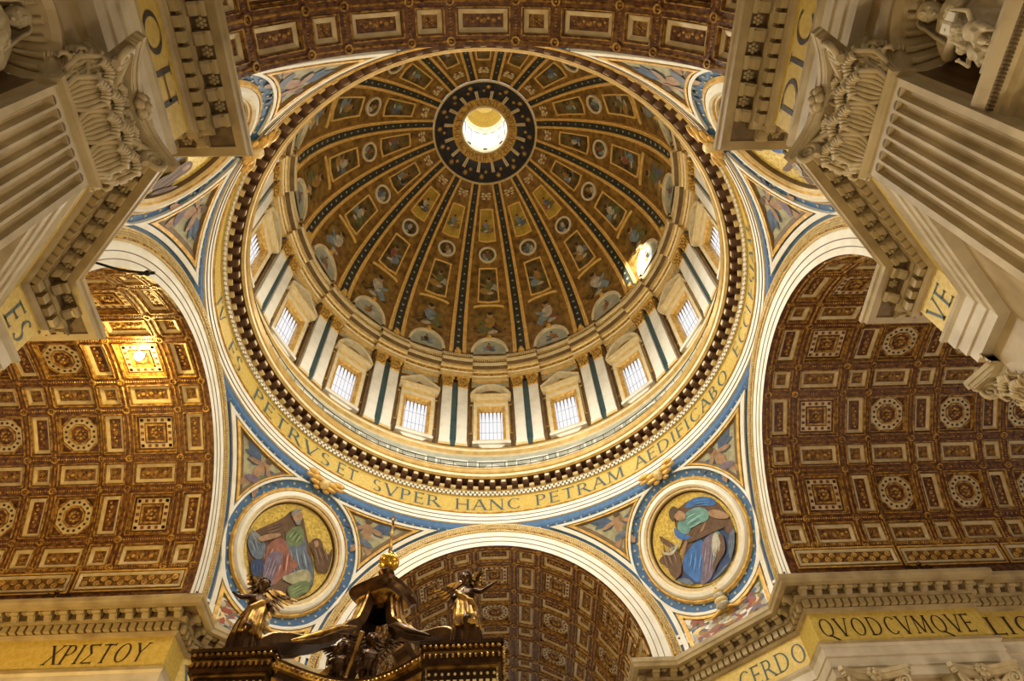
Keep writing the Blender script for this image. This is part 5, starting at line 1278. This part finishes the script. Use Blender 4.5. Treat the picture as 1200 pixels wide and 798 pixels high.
for nm in ('near_left', 'near_right'):
    sx = QUADS[nm][0]
    M = frame_mtx((sx*(A+.62), -25.32, 17.9), (0, 1 if sx < 0 else -1, 0), (sx, 0, 0), (0, 0, 1))
    niche_statue(nm, M, 'veiled stone saint standing in the ribbed niche, upper %s corner of the view' % ('left' if sx < 0 else 'right'), sx > 0)
for k, (y, x, s, lb) in enumerate(((-24.85, 11.95, .74, 'stone child standing closest to the fluted pilaster at the hem of the saint'), (-25.3, 11.75, .82, 'taller stone child leaning on the robe of the saint'))):
    child(frame_mtx((x, y, 18.15), (0, -1, 0), (1, 0, 0), (0, 0, 1)), lb, 'stone children beside the saint', 'statue_stone', s)
# ------------------------------------------------------------------ bronze canopy (baldachin)
BX, BY, BZ = -5.6, 1.4, 17.5      # centre in plan and the top of the corner blocks
HW, HX, HY = 1.5, 4.28, 4.0
def make_canopy():
    rt = empty('bronze_canopy', (BX, BY, 0)); tag(rt, 'tall dark bronze canopy with gilt trim, scrolled top and golden orb', 'canopy')
    I3 = lambda x, y, z: V((x, y, z))
    for ix in (-1, 1):
        for iy in (-1, 1):
            cx, cy = ix*HX, iy*HY; b = MB()
            for (e, z0, z1, m) in ((.10, BZ-.16, BZ, 'bronze'), (.04, BZ-.36, BZ-.16, 'bronze'), (-.06, BZ-.5, BZ-.36, 'bronze_gold'), (-.02, BZ-.9, BZ-.5, 'bronze'), (-.14, BZ-1.0, BZ-.9, 'bronze_gold'), (-.22, BZ-2.0, BZ-1.0, 'bronze_dark'), (-.12, BZ-2.15, BZ-2.0, 'bronze_gold'), (-.25, BZ-2.9, BZ-2.15, 'bronze'), (-.5, BZ-3.3, BZ-2.9, 'bronze')):
                b.box(cx-HW-e, cx+HW+e, cy-HW-e, cy+HW+e, z0, z1, m)
            o = b.build('corner_block', rt)
            g = MB()
            for k in range(14):
                t = -HW+.1+(2*HW-.2)*k/13
                for (dx, dy) in ((cx+t, cy-HW-.06), (cx-HW-.06, cy+t), (cx+HW+.06, cy+t)):
                    g.ball((dx, dy, BZ-.25), (.09, .09, .07), 'bronze_gold', 6, 4); g.ball((dx, dy, BZ-.62), (.07, .07, .10), 'bronze_gold', 6, 4)
            for k in range(11):
                t = -HW+.3+(2*HW-.6)*k/10
                for (dx, dy) in ((cx+t, cy-HW+.20), (cx+HW-.20, cy+t), (cx-HW+.20, cy+t)):
                    g.box(dx-.07, dx+.07, dy-.05, dy+.05, BZ-1.75, BZ-1.45, 'gold_light'); g.ball((dx, dy, BZ-1.2), .06, 'gold_light', 6, 4)
            tag(g.build('gilt_ornament', o), kind='stuff')
            # spiral column
            c = MB(); rows = []
            for k in range(61):
                z = 2.4+(BZ-3.3-2.4)*k/60; a = k/60*2*pi*3.2; r = .62-.08*k/60
                rows.append([(cx+.16*cos(a)+(r+.04*cos(8*(2*pi*j/20)+a*2))*cos(2*pi*j/20), cy+.16*sin(a)+(r+.04*cos(8*(2*pi*j/20)+a*2))*sin(2*pi*j/20), z) for j in range(20)])
            c.grid(rows, 'bronze', True); c.box(cx-1.1, cx+1.1, cy-1.1, cy+1.1, 0, 2.4, 'white_marble'); c.build('spiral_column', rt, True)
    # valances curving inwards between the blocks
    for (p, q, inn) in (((-HX, -HY), (HX, -HY), (0, 1)), ((HX, -HY), (HX, HY), (-1, 0)), ((HX, HY), (-HX, HY), (0, -1)), ((-HX, HY), (-HX, -HY), (1, 0))):
        p, q, inn = V((*p, 0)), V((*q, 0)), V((*inn, 0)); d = (q-p).normalized(); a, b = p+d*HW, q-d*HW
        mb = MB(); n = 20
        P = [(a+(b-a)*k/n)+inn*(-.9+1.6*sin(pi*k/n)) for k in range(n+1)]
        pr = [(.0, BZ-1.15), (-.12, BZ-1.1), (-.16, BZ-.9), (-.05, BZ-.8), (-.05, BZ-.55), (-.2, BZ-.5), (-.3, BZ-.3), (-.3, BZ-.2), (0, BZ-.15), (.3, BZ-.15), (.3, BZ-1.15)]
        ms = ['bronze_gold', 'bronze_gold', 'bronze', 'bronze_dark', 'bronze_gold', 'bronze_gold', 'bronze', 'bronze', 'bronze', 'bronze', 'bronze']
        for (o0, z0), (o1, z1), m in zip(pr, pr[1:]+pr[:1], ms): mb.grid([[P_+inn*o0+V((0, 0, z0)) for P_ in P], [P_+inn*o1+V((0, 0, z1)) for P_ in P]], m)
        for k in range(34):
            t = (k+.5)/34; c = (a+(b-a)*t)+inn*(-.95-.22+1.6*sin(pi*t)); mb.ball(c+V((0, 0, BZ-.38)), .07, 'bronze_gold', 6, 4)
        va = mb.build('valance', rt)
        for k in range(7):          # hanging lappets
            t = (k+.5)/7; c = (a+(b-a)*t)+inn*(-.95+1.6*sin(pi*t)); m = MB(); w2 = (b-a).length/7*.44
            T = lambda u, v, h: c+d*u-inn*h+V((0, 0, BZ-1.1+v))
            m.poly([(-w2, 0), (w2, 0), (w2, -1.5), (w2*.5, -1.85), (0, -1.95), (-w2*.5, -1.85), (-w2, -1.5)], T, .06, 'bronze', -.02); m.ring([(-w2*.8, -.15), (w2*.8, -.15), (w2*.8, -1.4), (0, -1.75), (-w2*.8, -1.4)], [(-w2*.68, -.25), (w2*.68, -.25), (w2*.68, -1.35), (0, -1.65), (-w2*.68, -1.35)], T, .05, .1, 'bronze_gold'); m.ball((0, -2.05, .02), .1, 'bronze_gold', 6, 4, T); m.build('lappet', va)
    # four scrolled ribs rising to the top
    path = [(5.6, BZ+.3), (5.8, BZ+.95), (5.4, BZ+1.5), (4.7, BZ+1.85), (3.9, BZ+2.1), (3.1, BZ+2.5), (2.4, BZ+3.1), (1.85, BZ+3.75), (1.4, BZ+4.2), (1.15, BZ+5.0), (1.0, BZ+5.7), (.97, BZ+5.95)]
    for ix in (-1, 1):
        for iy in (-1, 1):
            e = V((ix*HX, iy*HY, 0)).normalized(); sd = V((-e.y, e.x, 0)); mb = MB(); rows = []; n = len(path)*4
            def at(t):
                t = t*(len(path)-1); i = min(int(t), len(path)-2); f = t-i
                p0, p1, p2, p3 = path[max(i-1, 0)], path[i], path[i+1], path[min(i+2, len(path)-1)]
                c = lambda k: .5*(2*p1[k]+(p2[k]-p0[k])*f+(2*p0[k]-5*p1[k]+4*p2[k]-p3[k])*f*f+(3*p1[k]-p0[k]-3*p2[k]+p3[k])*f**3)
                return c(0), c(1)
            prof = [(-.62, -.34), (-.62, .06), (-.52, .14), (-.44, .06), (-.3, -.02), (-.2, .12), (-.1, .0), (0, -.04), (.1, .0), (.2, .12), (.3, -.02), (.44, .06), (.52, .14), (.62, .06), (.62, -.34)]
            mats_ = ['bronze', 'bronze_gold', 'bronze_gold', 'bronze', 'bronze', 'bronze_gold', 'bronze', 'bronze', 'bronze_gold', 'bronze', 'bronze', 'bronze_gold', 'bronze_gold', 'bronze', 'bronze_dark']
            fr = []
            for k in range(n+1):
                t = k/n; d0, z0 = at(t); d1, z1 = at(min(1, t+.01)); dm, zm = at(max(0, t-.01)); tx, tz = d1-dm, z1-zm; ln = sqrt(tx*tx+tz*tz)+1e-9
                nn = (tz/ln, -tx/ln); wd = 1.0-.42*t
                if nn[1] < 0 and t > .5: pass
                fr.append([e*(d0+nn[0]*h)+V((0, 0, z0+nn[1]*h))+sd*(u*wd) for u, h in prof])
            for j in range(len(prof)-1): mb.grid([[r[j], r[j+1]] for r in fr], mats_[j])
            mb.grid([[r[-1], r[0]] for r in fr], 'bronze_dark')
            # rolled foot of the scroll
            c0 = e*5.35+V((0, 0, BZ+.6)); mb.tube([c0-sd*.68, c0+sd*.68], .55, 'bronze', 14); mb.tube([c0-sd*.72, c0+sd*.72], .2, 'bronze_gold', 10)
            sc_ = mb.build('scroll_rib', rt)
            lf = MB()               # leaf and palm spray beside the rib
            for s in (-1, 1):
                lf.tube([e*4.6+sd*s*.75+V((0, 0, BZ+1.5)), e*3.6+sd*s*.95+V((0, 0, BZ+2.1)), e*2.6+sd*s*.95+V((0, 0, BZ+2.9)), e*1.7+sd*s*.8+V((0, 0, BZ+3.4))], [.05, .16, .14, .03], 'bronze_gold' if s > 0 else 'bronze', 7)
            lf.build('palm_frond', sc_, True)
    # top plinth with concave sides, bulb and cushion
    mb = MB(); rows = []; zt = BZ+6.35
    for (k, z, m) in ((.62, zt-1.25, 0), (.7, zt-1.0, 0), (.85, zt-.75, 0), (1.12, zt-.55, 0), (1.2, zt-.35, 0), (1.42, zt-.22, 0), (1.45, zt, 0), (.3, zt+.02, 0)):
        rows.append([((k*(1-.20*abs(sin(2*(2*pi*j/48)-.55))))*1.2*cos(2*pi*j/48+pi/4*0), k*(1-.20*abs(sin(2*(2*pi*j/48)-.55)))*1.2*sin(2*pi*j/48), z) for j in range(48)])
    for i, m in enumerate(('bronze', 'bronze_gold', 'bronze_gold', 'bronze', 'bronze', 'bronze', 'bronze')): mb.grid(rows[i:i+2], m, True)
    mb.build('top_plinth', rt)
    cu = MB()
    for k in range(14):
        a = 2*pi*k/14; cu.ball((.42*cos(a), .42*sin(a), zt+.12), (.12, .12, .16), 'bronze_gold', 6, 5)
    cu.lathe([(.5, zt), (.3, zt+.2), (.26, zt+.6), (.22, zt+1.1), (.42, zt+1.3), (.3, zt+1.55)], 20, 'bronze'); cu.build('cushion', rt, True)
    ob = MB(); ob.ball((0.05, 0, zt+2.03), .54, 'orb_gold', 24, 14); orb = ob.build('orb', rt, True)
    cr = MB(); cr.tube([(0.05, 0, zt+2.4), (-.05, 0, zt+5.1)], [.11, .05], 'bronze_gold', 8); cr.box(-.06, .06, -.28, .28, zt+4.6, zt+4.7, 'bronze_gold'); cr.ball((-.05, 0, zt+5.15), .1, 'bronze_gold', 8, 6); cr.build('cross', rt, True)
mat('orb_gold', (0.75, 0.45, 0.06), (0.60, 0.33, 0.04), 0.22, 0.9, 1.0, 0.0)
make_canopy()
def angel(M, label, raise_side):
    M = M @ Matrix.Scale(1.22, 4)
    rt = empty('bronze_angel', mtx=M); tag(rt, label, 'statue', 'bronze angels on the canopy corners')
    b = MB(); m = 'bronze'; s = raise_side
    robe(b, [(0, 0, 0, .52, .45), (.03*s, -.02, .4, .50, .42), (.06*s, -.05, .9, .42, .37), (.05*s, -.04, 1.35, .34, .28), (0, 0, 1.6, .27, .2), (-.02*s, -.02, 1.9, .31, .21), (-.02*s, .0, 2.12, .30, .17), (-.02*s, 0, 2.24, .16, .12)], m, 10, .13, seed=7)
    capsule(b, (.2*s, -.35, .05), (.22*s, -.42, .75), .09, .12, m); capsule(b, (.22*s, -.42, .75), (.1*s, -.05, 1.35), .14, .2, m)
    capsule(b, (-.02*s, 0, 2.2), (-.01*s, -.03, 2.4), .09, .085, m)
    capsule(b, (s*.28, 0, 2.1), (s*.62, -.12, 1.86), .1, .085, m); hx_ = 1.12 if s > 0 else .85; hz_ = 1.92 if s > 0 else 1.75; capsule(b, (s*.62, -.12, 1.86), (s*hx_, -.3, hz_), .08, .05, m); hand(b, (s*hx_, -.3, hz_), (s, -.2, .15), 1.1, m)
    capsule(b, (-s*.32, 0, 2.1), (-s*.52, -.15, 1.75), .1, .085, m); capsule(b, (-s*.52, -.15, 1.75), (-s*.3, -.5, 1.6), .08, .05, m); hand(b, (-s*.3, -.5, 1.6), (s*.5, -1, 0), 1.1, m)
    head(b, (-.01*s, -.06, 2.62), .33, m, (.35*s, -1, -.15)); remesh(b.build('body', rt), .03, 2)
    d = MB(); robe(d, [(.08*s, -.12, .55, .44, .40), (.05*s, -.12, .95, .42, .36), (0, -.08, 1.4, .36, .29), (-.06*s, -.05, 1.75, .32, .24)], 'bronze_gold', 13, .17, seed=9)
    d.tube([(-.3*s, -.2, 2.1), (-.05*s, -.27, 1.8), (.25*s, -.25, 1.5), (.45*s, -.1, 1.2)], [.08, .12, .12, .05], 'bronze_gold', 8); remesh(d.build('drapery', rt), .03, 1)
    h = MB(); rng = random.Random(8)
    for k in range(40):
        a = rng.uniform(0, 2*pi); e = rng.uniform(-.2, 1.45)
        if sin(a) < -.5 and e < .7: continue
        h.ball((-.01*s+.18*cos(e)*cos(a), -.04+.2*cos(e)*sin(a), 2.66+.22*sin(e)), .065, 'bronze_dark', 6, 4)
    h.build('hair', rt, True)
    add_wings(rt, (0, .15, 1.75), .95, 'bronze', 'bronze_gold', (1.0, .35) if s > 0 else (.35, 1.0))
    return rt
angel(frame_mtx((BX-HX+.1, BY-HY-1.0, BZ), (.8, .6, 0), (-.6, .8, 0), (0, 0, 1)), 'bronze angel turned away on the left corner of the canopy', -1)
angel(frame_mtx((BX+HX+.1, BY-HY-1.0, BZ), (.94, -.34, 0), (.34, .94, 0), (0, 0, 1)), 'bronze angel reaching out a hand on the right corner of the canopy', 1)
for k, (dx, sc_, lb) in enumerate(((-.85, 1.05, 'left bronze cherub of the pair standing on the canopy edge'), (.35, 1.2, 'right bronze cherub of the pair holding up a gilt staff'))):
    a = .3 if k else -.2
    child(frame_mtx((BX+dx, BY-HY+1.0, BZ-.35), (cos(a), sin(a), 0), (-sin(a), cos(a), 0), (0, 0, 1)), lb, 'bronze cherubs of the canopy', 'bronze', sc_, True, 'bronze_cherub')
mb = MB(); mb.tube([(0, 0, 0), (.35, 0, 1.9)], [.07, .10], 'bronze_gold', 8); mb.ball((.36, 0, 1.95), .14, 'bronze_gold', 8, 6); mb.ball((0, 0, 0), .1, 'bronze_gold', 8, 6)
o = mb.build('gilt_staff', None, True); o.location = (BX-.4, BY-HY+.55, BZ-.1); tag(o, 'gilt staff held between the bronze cherubs', 'staff')
# ------------------------------------------------------------------ lamps and small things on the cornices
def bulb_lamp():
    P = VAULT['left'][2](25.0, 92.6, .15); rt = empty('vault_lamp', P); tag(rt, 'glowing bulb lamp hung under the left vault coffer', 'lamp')
    m = MB(); m.ball((0, 0, -.1), .34, 'bulb', 14, 10); m.build('bulb', rt, True)
    m = MB(); m.lathe([(.06, .6), (.06, .25), (.2, .2), (.22, .12)], 14, 'iron'); m.build('socket', rt)
    lamp('vault_lamp_light', 'POINT', P+V((0, 0, -.8)), 1500, (1.0, 0.72, 0.22), .3)
bulb_lamp()
def floodlight(loc, aim, label, e):
    rt = empty('floodlight', loc); tag(rt, label, 'lamp', 'floodlights on the cornices')
    d = (V(aim)-V(loc)).normalized(); u = V((0, 0, 1)); s = d.cross(u).normalized(); up = s.cross(d)
    T = lambda x, y, z: s*x+d*y+up*z+V((0, 0, .45))
    m = MB(); m.box(-.26, .26, -.2, .12, -.2, .2, 'iron', T); m.box(-.3, .3, .1, .16, -.24, .24, 'iron', T); m.build('housing', rt)
    m = MB(); m.tube([(0, 0, 0), (0, 0, .3)], .05, 'iron', 6); m.box(-.15, .15, -.15, .15, 0, .05, 'iron'); m.build('bracket', rt)
    lamp('floodlight_beam', 'SPOT', V(loc)+d*.4+V((0, 0, .45)), e, WARM, .25, aim, spot_size=rad(110), spot_blend=.8)
ck = 13.0
for (sx, sy, lb) in ((1, 1, 'black floodlight on the corner of the far right cornice'), (-1, 1, 'black floodlight on the corner of the far left cornice'), (-1, -1, 'black floodlight at the lower end of the near left cornice'), (1, -1, 'black floodlight at the lower end of the near right cornice')):
    floodlight((sx*19.7, sy*11.0, 31.0), (-sx*12, -sy*4, 50), lb, 6000)
m = MB(); m.tube([(0, 0, 0), (.9, .55, .25), (1.9, .9, .6)], .06, 'iron', 6); m.ball((1.9, .9, .6), (.16, .16, .16), 'iron', 8, 6); m.tube([(1.5, .9, .55), (2.2, .95, .7)], .08, 'iron', 6)
o = m.build('cornice_mast'); o.location = (-18.2, -13.8, 31.0); tag(o, 'thin black mast leaning out from the near left cornice over the blue band', 'mast')
def eagle(loc, rot, label):
    rt = empty('cornice_eagle', mtx=Matrix.Translation(V(loc)) @ Matrix.Rotation(rot, 4, 'Z')); tag(rt, label, 'sculpture', 'small dark sculptures under the vault panels')
    m = MB(); m.ball((0, 0, .65), (.28, .25, .5), 'bronze', 10, 8); m.ball((0, -.12, 1.2), (.16, .2, .17), 'bronze', 8, 6); m.tube([(0, -.28, 1.2), (0, -.42, 1.12)], [.06, .02], 'bronze_gold', 6); m.box(-.35, .35, -.2, .2, 0, .18, 'bronze'); m.build('body', rt, True)
    for s in (-1, 1):
        w_ = MB()
        for k in range(6): w_.tube([(s*.2, .05, .95-.06*k), (s*(.65+.05*k), .1, 1.25-.12*k), (s*(1.15-.1*k), .12, 1.15-.2*k)], [.08, .08, .02], 'bronze', 6)
        w_.build('wing', rt, True)
eagle((-29.3, 11.2, 31.06), 0, 'small dark winged sculpture on the left cornice under the scroll panels')
eagle((29.6, 11.2, 31.06), 0, 'small dark winged sculpture on the right cornice under the scroll panels')
